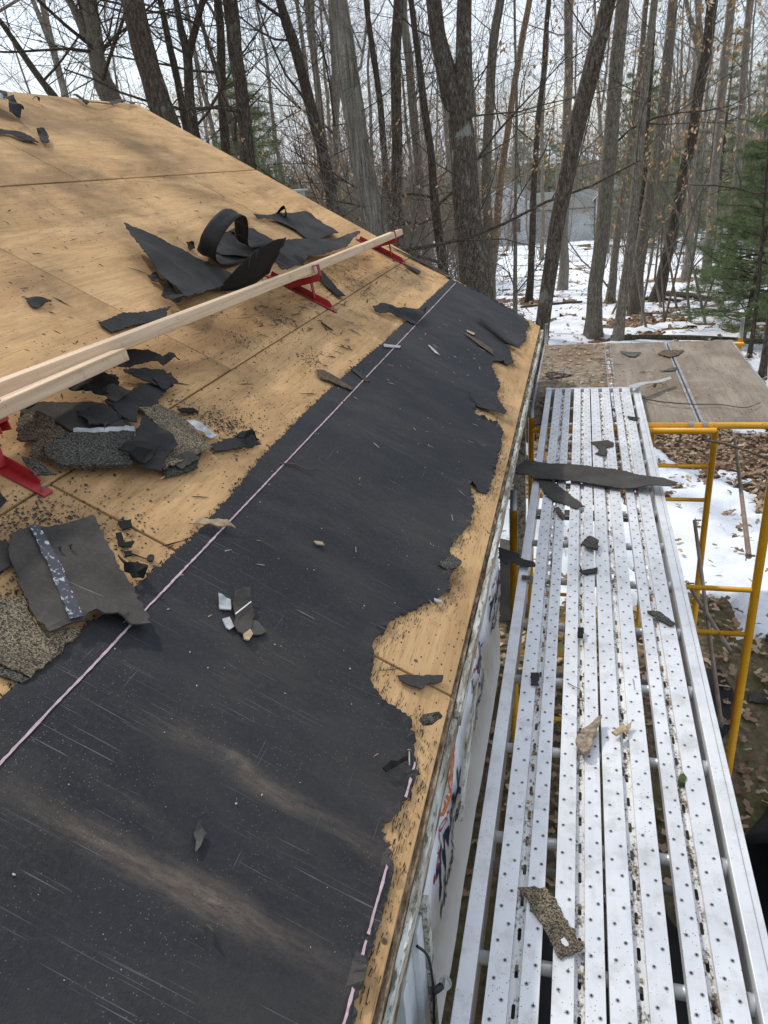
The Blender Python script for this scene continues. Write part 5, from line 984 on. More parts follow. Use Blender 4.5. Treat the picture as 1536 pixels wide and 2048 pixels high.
# ================================================================== WOODS
UP = np.array([0,0,1.])
def limb(tb, r, p, d, length, rad, level, k, spread=.7, up=.35, kids=(4,4,3), tips=None, drop=0.0):
    n = max(3, int(4+level)); pts = [p]; q = np.array(p, float); d = d/np.linalg.norm(d)
    for i in range(n):
        d = d+r.normal(size=3)*.16+UP*(up*.13-drop*.1); d /= np.linalg.norm(d); q = q+d*length/n; pts.append(q)
    pts = np.array(pts); rads = rad*np.linspace(1, .32, n+1); tb.tube(pts, rads, k)
    if level > 0:
        m_ = kids[min(level, len(kids)-1)]; m_ = int(m_*(.7+.6*r.random())+.5)
        for j in range(m_):
            t = .22+.78*(j+r.random())/m_; i = min(int(t*n), n-1); base = pts[i]+(pts[i+1]-pts[i])*(t*n-i)
            dd = (pts[i+1]-pts[i]); dd /= np.linalg.norm(dd); side = r.normal(size=3); side -= dd*(side@dd); side /= np.linalg.norm(side)
            nd = dd*(1-spread*.55)+side*spread+UP*up*.4
            limb(tb, r, base, nd, length*(.42+.28*r.random()), max(rad*(1-.62*t)*.55, .0035), level-1, max(3, k-1), spread, up, kids, tips, drop)
    elif tips is not None: tips.append((pts[-1], d)); tips.append((pts[len(pts)//2], d))
def trunk_path(spec, top_z):
    """spec listed from the top of the picture down to the base: (x,y,z,r)"""
    P = np.array(spec)[::-1]                # base first
    x, y = P[0,0], P[0,1]; g = float(ground_z(x, y))
    if P[0,2] > g+.05:
        d = (P[1]-P[0]) if len(P) > 1 else np.array([0,0,1,0]); d = d/max(d[2], .2); e = P[0]-d*(P[0,2]-g)*.9; e[2] = g-.05; e[3] = P[0,3]*1.15; P = np.vstack([e, P])
    else: P[0,2] = g-.05
    if P[-1,2] < top_z:
        d = P[-1]-P[-2]; d = d/max(d[2], .3); L_ = top_z-P[-1,2]; e = P[-1]+d*L_*.9+np.array([0,0,L_*.1,0]); e[3] = P[-1,3]*max(.25, 1-.05*L_); mid = (P[-1]+e)/2; P = np.vstack([P, mid, e])
    return P
def tree(label, stems, mat, seed, nb=8, blen=2.6, zmin=2.5, zmax=12, level=2, top=12., group='bare hardwood trees behind the roof', name='hardwood_tree', kids=(4,5,6), flare=1.35, sides=14, low=0):
    r = np.random.default_rng(seed); st0 = trunk_path(stems[0], top); base = st0[0]
    t = thing(name, (float(base[0]), float(base[1]), float(ground_z(base[0], base[1]))), label, 'tree', group)
    tb = TB(); cr = TB(); nb_ = 0
    for si, sp in enumerate(stems):
        P = trunk_path(sp, top) if si == 0 else None
        if si > 0:
            P = np.array(sp)[::-1]; d = P[-1]-P[-2]; d = d/max(d[2], .3); L_ = max(.5, top-P[-1,2]); e = P[-1]+d*L_; e[3] = P[-1,3]*.4; P = np.vstack([P, e])
        n = max(16, int((P[-1,2]-P[0,2])*4)); S_ = smoothpath(P, n); S_[:,3] = np.maximum(S_[:,3], .01)
        S_[:,3] *= .86
        if si == 0: S_[:,3] *= 1+(flare-1)*np.exp(-np.maximum(S_[:,2]-P[0,2], 0)/.35)
        S_[1:-1,:2] += (np.stack([fbm(S_[1:-1,2]*.5, S_[1:-1,2]*0+seed, seed, 3), fbm(S_[1:-1,2]*.5+9, S_[1:-1,2]*0+seed, seed+5, 3)], 1)-.5)*S_[1:-1,3:4]*1.2
        tb.tube(S_[:,:3], S_[:,3], sides, .10, seed+si)
        for j in range(nb):
            z = r.uniform(zmin, min(zmax, S_[-1,2])) if r.random() > low else r.uniform(1.0, zmin); i = int(np.clip(np.searchsorted(S_[:,2], z), 1, n-2)); q = S_[i]; a = r.uniform(0, 2*math.pi)
            d = np.array([math.cos(a), math.sin(a), r.uniform(.05, .9)]); big = r.random() < .3
            L_ = blen*(.45+.8*r.random())*(1.4 if big else .8); limb(cr, r, q[:3], d, L_, min(q[3]*.4, .0055*L_+.005)*(1.3 if big else .8), level, 5, kids=kids)
    off = np.array(WL[t])
    v, f = tb.arrays(); link('trunk', mesh('trunk', v-off, f, mat, True), t)
    if cr.V: v, f = cr.arrays(); link('crown', mesh('crown', v-off, f, 'bark_dark' if mat != 'bark_far' else 'bark_far', False), t)
    return t
G_ = 'bare hardwood trees behind the roof'
tree('large forked oak with lichen patches rising behind the far rake', [[(-2.078,14.000,6.226,0.144),(-2.012,14.000,5.604,0.163),(-1.834,14.000,4.945,0.216),(-1.689,14.000,4.339,0.245),(-1.596,14.000,3.236,0.272),(-1.533,14.000,2.400,0.306),(-1.445,14.000,1.608,0.350)], [(-1.582,14.000,6.167,0.135),(-1.617,14.000,5.631,0.145),(-1.621,14.000,5.068,0.173),(-1.624,14.000,4.483,0.210)]], 'bark_oak', 1, 9, 3.0, 3.0, 8.0)
tree('dark trunk leaning right, rooted beside the platform corner', [[(0.525,10.700,5.433,0.105),(0.430,10.700,4.995,0.120),(0.249,10.700,4.271,0.124),(0.085,10.700,3.484,0.116),(-0.043,10.700,2.820,0.113),(-0.164,10.700,1.907,0.115),(-0.240,10.700,1.060,0.123),(-0.366,10.700,0.069,0.150)]], 'bark_dark', 2, 6, 1.8, 3.6, 9, flare=1.25)
tree('shaggy barked grey trunk leaning left behind the plank end', [[(-3.114,12.000,6.057,0.155),(-3.049,12.000,5.570,0.165),(-2.962,12.000,4.807,0.169),(-2.910,12.000,4.071,0.182),(-2.834,12.000,3.436,0.193),(-2.784,12.000,2.996,0.204)]], 'bark_shag', 3, 9, 2.4, 3.4, 8.5, sides=18, low=.2)
tree('broad dark trunk leaning left above the ridge end', [[(-6.817,13.000,6.644,0.210),(-6.757,13.000,6.226,0.213),(-6.681,13.000,5.580,0.217),(-6.588,13.000,5.092,0.229),(-6.476,13.000,4.665,0.240)]], 'bark_dark', 4, 15, 2.6, 5.0, 10)
tree('forked grey trunk standing left of the ridge end', [[(-9.468,16.000,7.145,0.142),(-9.431,16.000,6.444,0.186),(-9.345,16.000,5.803,0.231),(-9.278,16.000,5.472,0.244)], [(-9.296,16.000,7.546,0.100),(-9.380,16.000,6.963,0.122),(-9.374,16.000,6.438,0.155)], [(-9.934,16.000,7.623,0.081),(-9.784,16.000,7.267,0.091),(-9.611,16.000,6.728,0.123)]], 'bark_grey', 5, 18, 3.4, 5, 10)
tree('thin dark stem leaning far left over the ridge', [[(-12.453,17.000,7.716,0.055),(-12.249,17.000,7.364,0.067),(-11.848,17.000,6.602,0.085),(-11.432,17.000,5.918,0.097),(-11.223,17.000,5.647,0.103)]], 'bark_dark', 6, 17, 2.6, 5, 10, sides=8)
tree('slender dark stem right behind the broad leaning trunk', [[(-8.378,17.000,7.503,0.073),(-8.326,17.000,6.604,0.086),(-8.277,17.000,5.853,0.093),(-8.254,17.000,5.174,0.100)]], 'bark_dark', 7, 17, 2.6, 5, 10, sides=8)
tree('forked dark tree above the middle of the rake', [[(-7.034,15.000,6.963,0.064),(-7.034,15.000,6.495,0.079),(-6.997,15.000,6.090,0.099),(-7.091,15.000,5.352,0.111),(-7.131,15.000,4.751,0.123)], [(-6.466,15.000,6.971,0.064),(-6.625,15.000,6.683,0.074),(-6.845,15.000,6.315,0.084),(-6.985,15.000,6.048,0.095)]], 'bark_dark', 8, 18, 2.8, 4.6, 10)
tree('straight grey brown trunk left of the twin trunk', [[(-7.918,19.000,7.654,0.109),(-8.078,19.000,6.481,0.119),(-8.241,19.000,5.341,0.128),(-8.365,19.000,4.467,0.137)]], 'bark_dark', 9, 15, 2.6, 5, 11, sides=10)
tree('stout grey trunk above the upper rake edge', [[(-5.980,15.000,6.913,0.154),(-6.021,15.000,6.145,0.153),(-6.044,15.000,5.335,0.152),(-6.068,15.000,4.484,0.156),(-6.073,15.000,4.086,0.168)]], 'bark_dark', 10, 17, 3.0, 4.6, 10)
tree('thin diagonal stem crossing before the stout grey trunk', [[(-8.010,18.000,7.241,0.055),(-7.854,18.000,6.368,0.068),(-7.673,18.000,5.356,0.081),(-7.554,18.000,4.408,0.088)]], 'bark_grey', 11, 18, 2.6, 4, 10, sides=8)
tree('dark trunk leaning left midway along the rake', [[(-5.761,17.000,7.189,0.101),(-5.633,17.000,6.661,0.123),(-5.491,17.000,6.119,0.130),(-5.337,17.000,5.192,0.138),(-5.176,17.000,4.221,0.146),(-5.043,17.000,3.102,0.167)]], 'bark_dark', 12, 19, 2.8, 3, 9, sides=10, low=.3)
tree('pale brown upright trunk behind the leaning one', [[(-6.699,22.000,8.056,0.097),(-6.717,22.000,6.837,0.106),(-6.724,22.000,5.427,0.117),(-6.715,22.000,4.056,0.127),(-6.704,22.000,3.142,0.136)]], 'bark_grey', 13, 7, 2.6, 4, 11, sides=8)
tree('slim grey pole tree left of the shaggy trunk', [[(-7.319,26.000,8.608,0.076),(-7.451,26.000,6.634,0.087),(-7.611,26.000,4.653,0.099),(-7.677,26.000,3.296,0.101)]], 'bark_grey', 14, 8, 3, 4, 12, sides=8)
tree('thin dark tree right of the shaggy trunk top', [[(-4.707,20.000,7.515,0.075),(-4.626,20.000,6.413,0.083),(-4.535,20.000,5.035,0.092),(-4.514,20.000,3.102,0.103)]], 'bark_dark', 15, 10, 2.8, 2.5, 10, sides=8, low=.25)
tree('dark tall trunk between shaggy trunk and oak', [[(-3.462,18.000,7.063,0.124),(-3.590,18.000,5.919,0.134),(-3.735,18.000,4.597,0.139),(-3.851,18.000,3.380,0.149),(-3.862,18.000,2.298,0.165)]], 'bark_dark', 16, 9, 2.8, 3, 10, sides=10, low=.25)
tree('branchy dark tree just left of the oak', [[(-2.741,15.500,6.599,0.058),(-2.671,15.500,5.833,0.068),(-2.584,15.500,4.946,0.079),(-2.517,15.500,4.100,0.086),(-2.476,15.500,3.031,0.099),(-2.427,15.500,1.990,0.122)]], 'bark_dark', 17, 14, 2.6, 2.0, 9, sides=10, low=.4)
tree('grey trunk half hidden behind the oak', [[(-1.508,19.000,6.980,0.106),(-1.681,19.000,6.183,0.120),(-1.781,19.000,5.045,0.124),(-1.878,19.000,3.727,0.128),(-1.857,19.000,2.530,0.138),(-1.828,19.000,1.615,0.147)]], 'bark_grey', 18, 6, 2.4, 4, 10, sides=10)
tree('broken trunk with pale orange stripped wood beside the oak', [[(-0.943,20.000,7.063,0.072),(-1.108,20.000,6.325,0.085),(-1.305,20.000,5.356,0.087),(-1.503,20.000,4.116,0.090),(-1.659,20.000,3.244,0.105),(-1.802,20.000,2.093,0.114)]], 'bark_pale', 19, 5, 2.0, 5, 10, sides=8)
tree('thin straight sapling right of the oak base', [[(-1.039,17.000,6.058,0.029),(-1.026,17.000,4.872,0.035),(-1.047,17.000,3.029,0.042),(-1.054,17.000,1.826,0.049),(-1.049,17.000,0.760,0.061)]], 'bark_grey', 20, 12, 1.5, 1.0, 9, sides=7, level=1, low=.3)
tree('slim dark tree framing the distant house on its left', [[(-0.792,27.000,8.102,0.082),(-0.950,27.000,6.449,0.092),(-1.133,27.000,4.541,0.104),(-1.235,27.000,2.784,0.116),(-1.280,27.000,1.861,0.126)]], 'bark_dark', 21, 9, 2.6, 4, 12, sides=8)
tree('grey trunk behind the leaning dark tree', [[(-0.268,30.000,8.492,0.165),(-0.263,30.000,6.937,0.169),(-0.277,30.000,4.680,0.176),(-0.299,30.000,2.580,0.173),(-0.313,30.000,1.562,0.185)]], 'bark_far', 22, 9, 3.2, 5, 13, sides=8)
tree('straight grey trunk with black knots right of leaning tree', [[(1.022,18.500,6.600,0.150),(0.944,18.500,5.486,0.166),(0.870,18.500,4.104,0.183),(0.773,18.500,2.506,0.185),(0.687,18.500,1.100,0.192),(0.649,18.500,0.003,0.227)]], 'bark_grey', 23, 7, 2.2, 3.5, 10)
tree('slender grey trunk in front of the knotted one', [[(1.550,17.600,6.401,0.080),(1.502,17.600,5.514,0.087),(1.422,17.600,4.134,0.101),(1.356,17.600,2.632,0.116),(1.272,17.600,1.207,0.121),(1.187,17.600,-0.017,0.136)]], 'bark_grey', 24, 7, 2.0, 3, 10, sides=10)
tree('pale grey trunk right of the slender pair', [[(2.378,23.000,7.117,0.135),(2.321,23.000,5.745,0.152),(2.219,23.000,4.168,0.171),(2.083,23.000,2.472,0.191),(1.956,23.000,1.180,0.197),(1.831,23.000,0.120,0.230)]], 'bark_grey', 25, 7, 2.6, 4, 11, sides=10)
tree('reddish brown trunk leaning right over the snow', [[(3.537,25.000,7.279,0.159),(3.456,25.000,5.805,0.164),(3.301,25.000,4.111,0.170),(3.134,25.000,2.286,0.184),(2.937,25.000,0.897,0.190),(2.802,25.000,0.025,0.216)]], 'bark_dark', 26, 8, 2.6, 4, 11, sides=10)
tree('thin trunk behind the slender grey pair', [[(1.891,26.000,7.037,0.085),(1.768,26.000,5.056,0.103),(1.604,26.000,2.906,0.116),(1.395,26.000,1.172,0.127),(1.300,26.000,-0.055,0.147)]], 'bark_grey', 27, 8, 2.6, 3.5, 11, sides=8)
tree('dark thin upright stem before the pale grey trunk', [[(2.002,24.000,5.171,0.054),(2.001,24.000,3.203,0.063),(1.844,24.000,1.350,0.073),(1.768,24.000,0.223,0.090)]], 'bark_dark', 28, 8, 2.0, 2, 10, sides=7, level=1)
tree('tall grey trunk near the top right corner', [[(4.689,30.000,7.896,0.158),(4.700,30.000,6.123,0.163),(4.696,30.000,4.085,0.169),(4.724,30.000,1.893,0.175)]], 'bark_far', 29, 9, 3.2, 4, 13, sides=8)
tree('second grey trunk behind the pine at right', [[(4.753,27.000,7.435,0.113),(4.809,27.000,5.589,0.125),(4.884,27.000,3.465,0.130),(4.959,27.000,1.754,0.142)]], 'bark_far', 30, 8, 3.0, 4, 13, sides=8)
tree('forked grey tree between the right hand trunks', [[(3.965,32.000,8.285,0.111),(4.119,32.000,6.962,0.122),(4.190,32.000,5.125,0.143),(4.255,32.000,2.502,0.158)], [(3.547,32.000,8.335,0.085),(3.818,32.000,7.437,0.095),(4.095,32.000,6.517,0.105)]], 'bark_far', 31, 8, 3.2, 4, 13, sides=8)

# background trees: a few kinds, copied
def proto(seed, h, rad, nb, level, blen, z0, kids=(2,4,5)):
    r = np.random.default_rng(seed); n = 18; P = np.zeros((n,3)); P[:,2] = np.linspace(-.1, h, n); P[:,:2] = np.cumsum(r.normal(size=(n,2))*.045, axis=0)+np.outer(np.linspace(0,1,n), r.normal(size=2)*.5)
    rr = rad*(1-.75*np.linspace(0,1,n)**1.2)*(1+.3*np.exp(-P[:,2]/.4)); tb = TB(); tb.tube(P, rr, 8, .08, seed); cr = TB()
    if r.random() < .5:
        i = int(n*.45); d = np.array([r.normal(), r.normal(), 1.6]); limb(cr, r, P[i], d, h*.5, rr[i]*.7, 2, 6, kids=kids, up=.6)
    for j in range(nb):
        z = r.uniform(z0, h*.98); i = min(int(z/h*(n-1)), n-2); a = r.uniform(0, 6.28); d = np.array([math.cos(a), math.sin(a), r.uniform(.2, 1.1)])
        limb(cr, r, P[i], d, blen*(.5+.8*r.random()), max(.010, rr[i]*.17), level, 4, kids=kids, up=.5)
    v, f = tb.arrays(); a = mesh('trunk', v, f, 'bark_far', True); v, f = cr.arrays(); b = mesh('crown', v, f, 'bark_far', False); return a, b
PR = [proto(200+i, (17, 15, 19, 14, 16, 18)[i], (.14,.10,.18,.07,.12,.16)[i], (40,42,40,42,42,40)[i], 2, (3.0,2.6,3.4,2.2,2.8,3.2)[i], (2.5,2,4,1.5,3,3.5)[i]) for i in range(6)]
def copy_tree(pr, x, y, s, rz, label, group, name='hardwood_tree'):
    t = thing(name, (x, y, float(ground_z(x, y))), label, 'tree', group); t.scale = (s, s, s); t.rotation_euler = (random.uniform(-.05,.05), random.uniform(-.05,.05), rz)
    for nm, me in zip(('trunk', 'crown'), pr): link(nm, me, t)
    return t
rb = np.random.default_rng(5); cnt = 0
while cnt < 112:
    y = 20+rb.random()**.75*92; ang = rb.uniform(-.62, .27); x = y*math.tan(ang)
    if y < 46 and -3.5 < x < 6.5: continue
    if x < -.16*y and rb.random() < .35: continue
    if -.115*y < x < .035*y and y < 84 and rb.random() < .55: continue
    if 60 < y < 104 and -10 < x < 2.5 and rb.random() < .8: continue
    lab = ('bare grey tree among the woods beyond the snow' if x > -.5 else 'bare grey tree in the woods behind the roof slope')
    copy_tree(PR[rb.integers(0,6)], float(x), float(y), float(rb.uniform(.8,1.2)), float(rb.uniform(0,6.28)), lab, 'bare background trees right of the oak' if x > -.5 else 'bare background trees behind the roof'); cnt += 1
# trees out of the picture on the sun side (their shade reaches the stage), and around the house
for (x, y, s) in ((-8.6, 8.55, 1.15), (-8.9, 7.4, 1.1), (-9, -9, 1.0), (7, -14, 1.0), (14, 4, 1.1), (16, 16, 1.), (-14, 4, 1.0), (10, 22, 1.)):
    copy_tree(PR[int(abs(x))%6], x, y, s, x*1.7, 'bare tree standing around the house outside the view', 'bare trees around the house')
# far woods: dense mass of thin stems and twigs
r = np.random.default_rng(9); V = []; Fc = []; tint = []; nV = 0
ns = 1200; xx = r.uniform(-120, 75, ns); yy = r.uniform(92, 185, ns)
for i in range(ns):
    x, y = xx[i], yy[i]; g = float(ground_z(x, min(y, 125)))+float(np.clip((y-125)/90, 0, 1)**1.5*6)*.9; h = r.uniform(9, 17); w = r.uniform(.05, .15)
    pts = np.array([[x, y, g-1], [x+r.normal()*.4, y, g+h*.5], [x+r.normal()*.9, y, g+h]]); v, f = tube_np(pts, [w, w*.7, w*.2], 3); V.append(v); Fc.append(f+nV); nV += len(v); tint += [r.random()*.8]*len(v)
    for j in range(16):
        z = g+h*r.uniform(.12, 1); a = r.uniform(0, 6.28); L_ = r.uniform(1.2, 3.4); p0 = np.array([x, y, z]); p1 = p0+np.array([math.cos(a)*L_, math.sin(a)*L_*.6, L_*r.uniform(.1, .9)])
        v, f = tube_np(np.array([p0, p1]), [.03, .008], 3); V.append(v); Fc.append(f+nV); nV += len(v); tint += [r.random()]*len(v)
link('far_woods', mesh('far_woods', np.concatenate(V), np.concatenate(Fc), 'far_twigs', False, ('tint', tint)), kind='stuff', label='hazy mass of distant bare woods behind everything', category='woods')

# evergreens
def conifer(seed, h, w, nwh, per, tuft, nl, trunk_r, soft=True, z0=.08):
    r = np.random.default_rng(seed); tb = TB(); P = np.array([[0,0,-.1],[r.normal()*.05,r.normal()*.05,h*.5],[0,0,h]]); tb.tube(smoothpath(P, 10), np.linspace(trunk_r, .015, 10), 8)
    C_ = []; D_2 = []
    for k in range(nwh):
        t = z0+(1-z0)*k/nwh; z = h*t; L_ = w*(1-t)**.75*(.75+.4*r.random())+.1
        for j in range(per):
            a = r.uniform(0, 6.28); q = np.array([0,0,z]); d = np.array([math.cos(a), math.sin(a), r.uniform(-.05, .3)]); pts = [q]; n = 6
            for i in range(n): d = d+r.normal(size=3)*.1+UP*(-.03+.05*i/n); d /= np.linalg.norm(d); q = q+d*L_/n; pts.append(q)
            pts = np.array(pts); tb.tube(pts, np.linspace(.008+.008*L_, .003, n+1), 4)
            for s in range(int(5+L_*tuft)):
                u = .25+.75*r.random(); i = min(int(u*n), n-1); b = pts[i]+(pts[i+1]-pts[i])*(u*n-i); C_.append(b+r.normal(size=3)*np.array([.12,.12,.05])*L_*.35); D_2.append(d+r.normal(size=3)*.5)
    C_ = np.array(C_); D_2 = np.array(D_2); D_2 /= np.linalg.norm(D_2, axis=1)[:,None]; n = len(C_); K = 14
    dirs = D_2[:,None,:]*.55+r.normal(size=(n,K,3))*.55; dirs /= np.linalg.norm(dirs, axis=2)[:,:,None]; ln = nl*(.6+.8*r.random((n,K,1))); side = np.cross(dirs, r.normal(size=(n,K,3))); side /= np.linalg.norm(side, axis=2)[:,:,None]+1e-9
    wd = nl*.022 if soft else nl*.06
    st_ = C_[:,None,:]+dirs*ln*.05; V = np.stack([st_-side*wd, st_+side*wd, st_+dirs*ln], 2).reshape(-1,3); F_ = np.arange(len(V)).reshape(-1,3); tint = np.repeat(np.clip(r.normal(.5,.22,(n,1))+r.normal(0,.12,(n,K)), 0, 1).ravel(), 3)
    v, f = tb.arrays(); return mesh('trunk', v, f, 'bark_dark', True), mesh('crown', V, F_, 'needles', False, ('tint', tint))
CP_ = [conifer(301, 7.5, 2.8, 26, 6, 17, .20, .10), conifer(302, 9.0, 2.8, 20, 6, 11, .22, .13), conifer(303, 5.5, 2.3, 18, 6, 11, .20, .09)]
def evergreen(k, x, y, s, rz, label, group): 
    t = copy_tree(CP_[k], x, y, s, rz, label, group, 'evergreen_tree'); return t
evergreen(0, 3.8, 17.6, .66, .3, 'soft green pine with feathery needles at the right edge', 'green pines at the right edge')
evergreen(0, 5.0, 15.6, .75, 2.1, 'taller green pine partly cut by the right picture edge', 'green pines at the right edge')
evergreen(0, 4.9, 20.5, .8, 4.0, 'smaller green pine behind the feathery one', 'green pines at the right edge')
for i, (x, y, s, k) in enumerate(((-10.5, 25, .9, 1), (-8.4, 28, .75, 2), (-12.2, 30, 1.0, 1), (-6.3, 24, .55, 2), (-14.5, 34, 1.1, 1), (-7.4, 22, .55, 2), (-5.9, 20.5, .45, 2), (-5.4, 25, .6, 2))):
    evergreen(k, x, y, s, i*1.3, 'dark evergreen behind the middle of the rake, '+('tallest front one','second from right','left of the tallest','lowest right one','farthest left','under the leaning trunk','beside the shaggy trunk','behind the shaggy trunk')[i], 'dark evergreens behind the rake')
for i, (x, y, s, k) in enumerate(((4.6, 60, 1.2, 1), (5.2, 66, 1.4, 1), (6.5, 56, 1.3, 2), (9.5, 60, 1.5, 1), (13, 66, 1.5, 1), (-12.5, 80, 1.2, 2), (-9, 118, 1.6, 1), (-5.5, 120, 1.5, 1), (5, 78, 1.6, 1), (-14, 122, 1.6, 1), (16, 52, 1.3, 1), (-1.0, 116, 1.8, 1), (-4, 108, 1.5, 1), (-7.5, 110, 1.6, 1), (-11.5, 112, 1.4, 1), (2, 106, 1.5, 2), (-17, 116, 1.6, 1), (8, 112, 1.7, 1))):
    evergreen(k, x, y, s, i*1.1, 'dark evergreen in the far woods around the distant house', 'dark evergreens around the distant house')
tree('thin black pine stem at the right edge, left of two', [[(3.474,15.500,2.632,0.027),(3.536,15.500,1.594,0.037),(3.561,15.500,0.679,0.043),(3.564,15.500,-0.091,0.054)]], 'bark_dark', 40, 6, 1.2, 1.5, 6, sides=7, level=1, top=6, name='pine_stem', group='thin pine stems at the right edge')
tree('thicker black pine stem cut by the right picture edge', [[(3.346,14.000,2.742,0.040),(3.443,14.000,1.645,0.050),(3.487,14.000,0.811,0.056),(3.496,14.000,0.111,0.070)]], 'bark_dark', 41, 6, 1.2, 1.5, 6, sides=8, level=1, top=6, name='pine_stem', group='thin pine stems at the right edge')

# saplings and brush, some with tan leaves still on
def brush(seed, h, stems, leafy, level=1):
    r = np.random.default_rng(seed); tb = TB(); tips = []
    for s in range(stems):
        a = r.uniform(0, 6.28); limb(tb, r, np.array([r.normal()*.15, r.normal()*.15, -.05]), np.array([math.cos(a)*.35, math.sin(a)*.35, 1.0]), h*(.6+.5*r.random()), .011+.004*h, level+1, 4, .8, .5, (2,4,6), tips)
    v, f = tb.arrays(); a = mesh('stems', v, f, 'bark_far', False); b = None
    if leafy:
        T = np.array([t[0] for t in tips]); T = T[r.random(len(T)) < leafy]; T = np.repeat(T, 5, axis=0); n = len(T); s = .040*(.6+.8*r.random((n,1,1)))
        c = T+r.normal(size=(n,3))*.07; ax_ = r.normal(size=(n,3))*.5-UP*.8; ax_ /= np.linalg.norm(ax_, axis=1)[:,None]; sd = np.cross(ax_, r.normal(size=(n,3))); sd /= np.linalg.norm(sd, axis=1)[:,None]
        V = np.stack([c, c+ax_*s[:,0]+sd*s[:,0]*.55, c+ax_*2*s[:,0], c+ax_*s[:,0]-sd*s[:,0]*.55], 1).reshape(-1,3); b = mesh('leaves', V, np.arange(len(V)).reshape(-1,4), 'tan_leaves', False, ('tint', np.repeat(r.random(n), 4)))
    return a, b
BR = [brush(401, 2.0, 5, 0, 2), brush(402, 3.0, 4, .0, 2), brush(403, 3.2, 3, .25), brush(404, 4.6, 2, .8), brush(405, 1.2, 6, .0)]
def put_brush(k, x, y, s, label, group, lz=0):
    t = thing('sapling', (x, y, float(ground_z(x, y))+lz), label, 'sapling', group); t.scale = (s,)*3; t.rotation_euler = (0, 0, random.uniform(0, 6.28))
    for nm, me in zip(('stems', 'leaves'), BR[k]):
        if me: link(nm, me, t)
for i in range(36):
    y = 13+rb.random()*26; x = y*math.tan(rb.uniform(-.50, -.12)); put_brush([0,1,2,1,0,3][i%6], float(x), float(y), float(rb.uniform(.8,1.5)), 'tangled brush sapling behind the rake edge', 'brush behind the rake')
for i in range(16):
    y = 14+rb.random()*9; x = y*math.tan(rb.uniform(-.40, -.20)); put_brush([1,2,0,2][i%4], float(x), float(y), float(rb.uniform(.8,1.3)), 'tangled brush sapling behind the rake edge', 'brush behind the rake')
for i in range(24):
    y = 24+rb.random()*40; x = y*math.tan(rb.uniform(-.10, .20)); put_brush([0,4,1,4][i%4], float(x), float(y), float(rb.uniform(.7,1.3)), 'thin bare sapling standing in the snowy woods', 'saplings in the snow')
for i, (x, y, k, s) in enumerate(((1.9,19.5,3,1.25),(2.5,21,3,1.3),(3.2,20,3,1.35),(1.3,22.5,2,1.4),(2.9,24,3,1.5),(4.0,23,3,1.5))):
    put_brush(k, x, y, s, ('leftmost but one','third from left','rightmost but one','leftmost','fourth from left','rightmost')[i]+' young beech with tan leaves between right hand trunks', 'tan leaved saplings at right')
for i, (x, y, k, s) in enumerate(((-4.6,15.5,2,.9),(-6.2,19,2,1.0),(-9.4,20,2,1.1),(-3.9,20,2,1.2),(-3.0,26,3,1.0))):
    put_brush(k, x, y, s, 'tan leaved beech sapling behind the rake, '+('just left of plank end','under the leaning trunk','farthest left','right of the shaggy trunk','nearest the oak')[i], 'tan leaved saplings behind the rake')
# fallen logs on the snow
for i, (a, b, rad, lab) in enumerate((((1.05,17.9,.10),(4.3,17.0,.06),.07,'long fallen log lying on snow behind the platform'), ((3.1,27.2,.08),(4.4,24.4,.08),.11,'brown fallen log right of the reddish trunk'), ((1.6,26,.06),(3.4,25.2,.06),.07,'dark fallen limb between the right hand trunks'), ((-1.5,24.6,.1),(.4,25.6,.1),.06,'thin fallen limb on snow right of oak'))):
    P = smoothpath([(a[0], a[1], float(ground_z(a[0],a[1]))+a[2]), ((a[0]+b[0])/2+.1, (a[1]+b[1])/2, float(ground_z((a[0]+b[0])/2,(a[1]+b[1])/2))+.12), (b[0], b[1], float(ground_z(b[0],b[1]))+b[2])], 12)
    v, f = tube_cap(P, np.linspace(rad, rad*.6, 12), 8); put('fallen_log', v, f, 'bark_dark', None, True, label=lab, category='log')

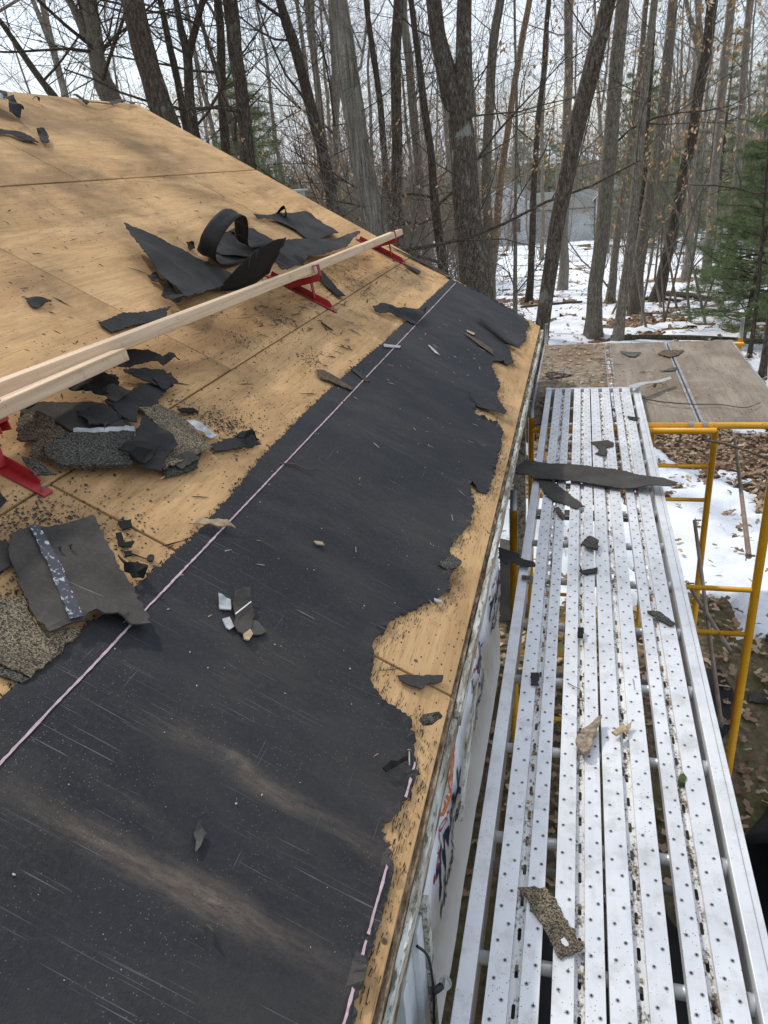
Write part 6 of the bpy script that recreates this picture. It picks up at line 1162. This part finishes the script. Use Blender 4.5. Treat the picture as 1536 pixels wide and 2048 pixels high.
# ================================================================== NEIGHBOUR'S HOUSE FAR BEYOND THE TREES
hx, hy = -9.0, 86.0; hz_ = float(ground_z(hx, hy))
nh = thing('neighbour_house', (hx, hy, hz_), 'pale grey house with gables seen far off between trunks', 'house')
def gable(x0, x1, y0, y1, ze, zr, wallmat='far_siding'):
    mb = MB(); xm = (x0+x1)/2; mb.prism([(x0,y0,hz_),(x1,y0,hz_),(x1,y0,hz_+ze),(xm,y0,hz_+zr),(x0,y0,hz_+ze)], (0,y1-y0,0)); w = mb.build('wall', wallmat, nh)
    for s in (-1, 1):
        xe = x0 if s < 0 else x1; mb = MB(); sl2 = (zr-ze)/(xm-x0); ex = .35
        mb.prism([(xe+s*ex, y0-.35, hz_+ze-ex*sl2+.03), (xm, y0-.35, hz_+zr+.03), (xm, y0-.35, hz_+zr+.17), (xe+s*ex, y0-.35, hz_+ze-ex*sl2+.17)], (0, y1-y0+.7, 0)); rf = mb.build('roof', 'far_roofing', nh)
        mb = MB(); mb.prism([(xe+s*ex, y0-.38, hz_+ze-ex*sl2-.12), (xm, y0-.38, hz_+zr-.10), (xm, y0-.38, hz_+zr+.10), (xe+s*ex, y0-.38, hz_+ze-ex*sl2+.10)], (0, .028, 0)); mb.build('rake_trim', 'far_trim', rf)
    return w
gable(-9.9, -4.9, 82, 92, 4.5, 6.1)
mb = MB(); mb.box(-4.85, 1.6, 85, 92, hz_, hz_+3.4); mb.build('wall', 'far_siding', nh)
mb = MB(); mb.prism([(-4.88, 84.4, hz_+3.4), (-4.88, 88.5, hz_+4.9), (-4.88, 92.6, hz_+3.4), (-4.88, 92.6, hz_+3.25), (-4.88, 84.4, hz_+3.25)], (6.5, 0, 0)); mb.build('roof', 'far_roofing', nh)
gable(1.7, 4.8, 84, 91, 4.4, 6.0)
def far_window(x0, x1, y, z0, z1, name='window'):
    w = MB().box(x0-.08, x1+.08, y-.06, y-.01, hz_+z0-.08, hz_+z1+.08).build(name, 'far_trim', nh); MB().box(x0, x1, y-.085, y-.062, hz_+z0, hz_+z1).build('pane', 'window_glass', w)
for x in (-9.0, -6.6): far_window(x, x+.9, 82, 1.6, 2.9)
for x in (-2.6,): far_window(x, x+.9, 85, 1.2, 2.3)
far_window(2.8, 3.7, 84, 1.2, 2.5)
# small pale chimney cap just showing over the rake
cc_ = thing('vent_box', (-2.52, 7.4, 0), 'small pale box on a post just showing over the rake', 'vent'); 
MB().box(-2.55, -2.49, 7.72, 7.78, 0, 3.66).build('post', 'weathered_white', cc_); MB().box(-2.62, -2.46, 7.65, 7.85, 3.62, 3.73).box(-2.65, -2.43, 7.62, 7.88, 3.732, 3.75).build('cap', 'steel_strip', cc_)
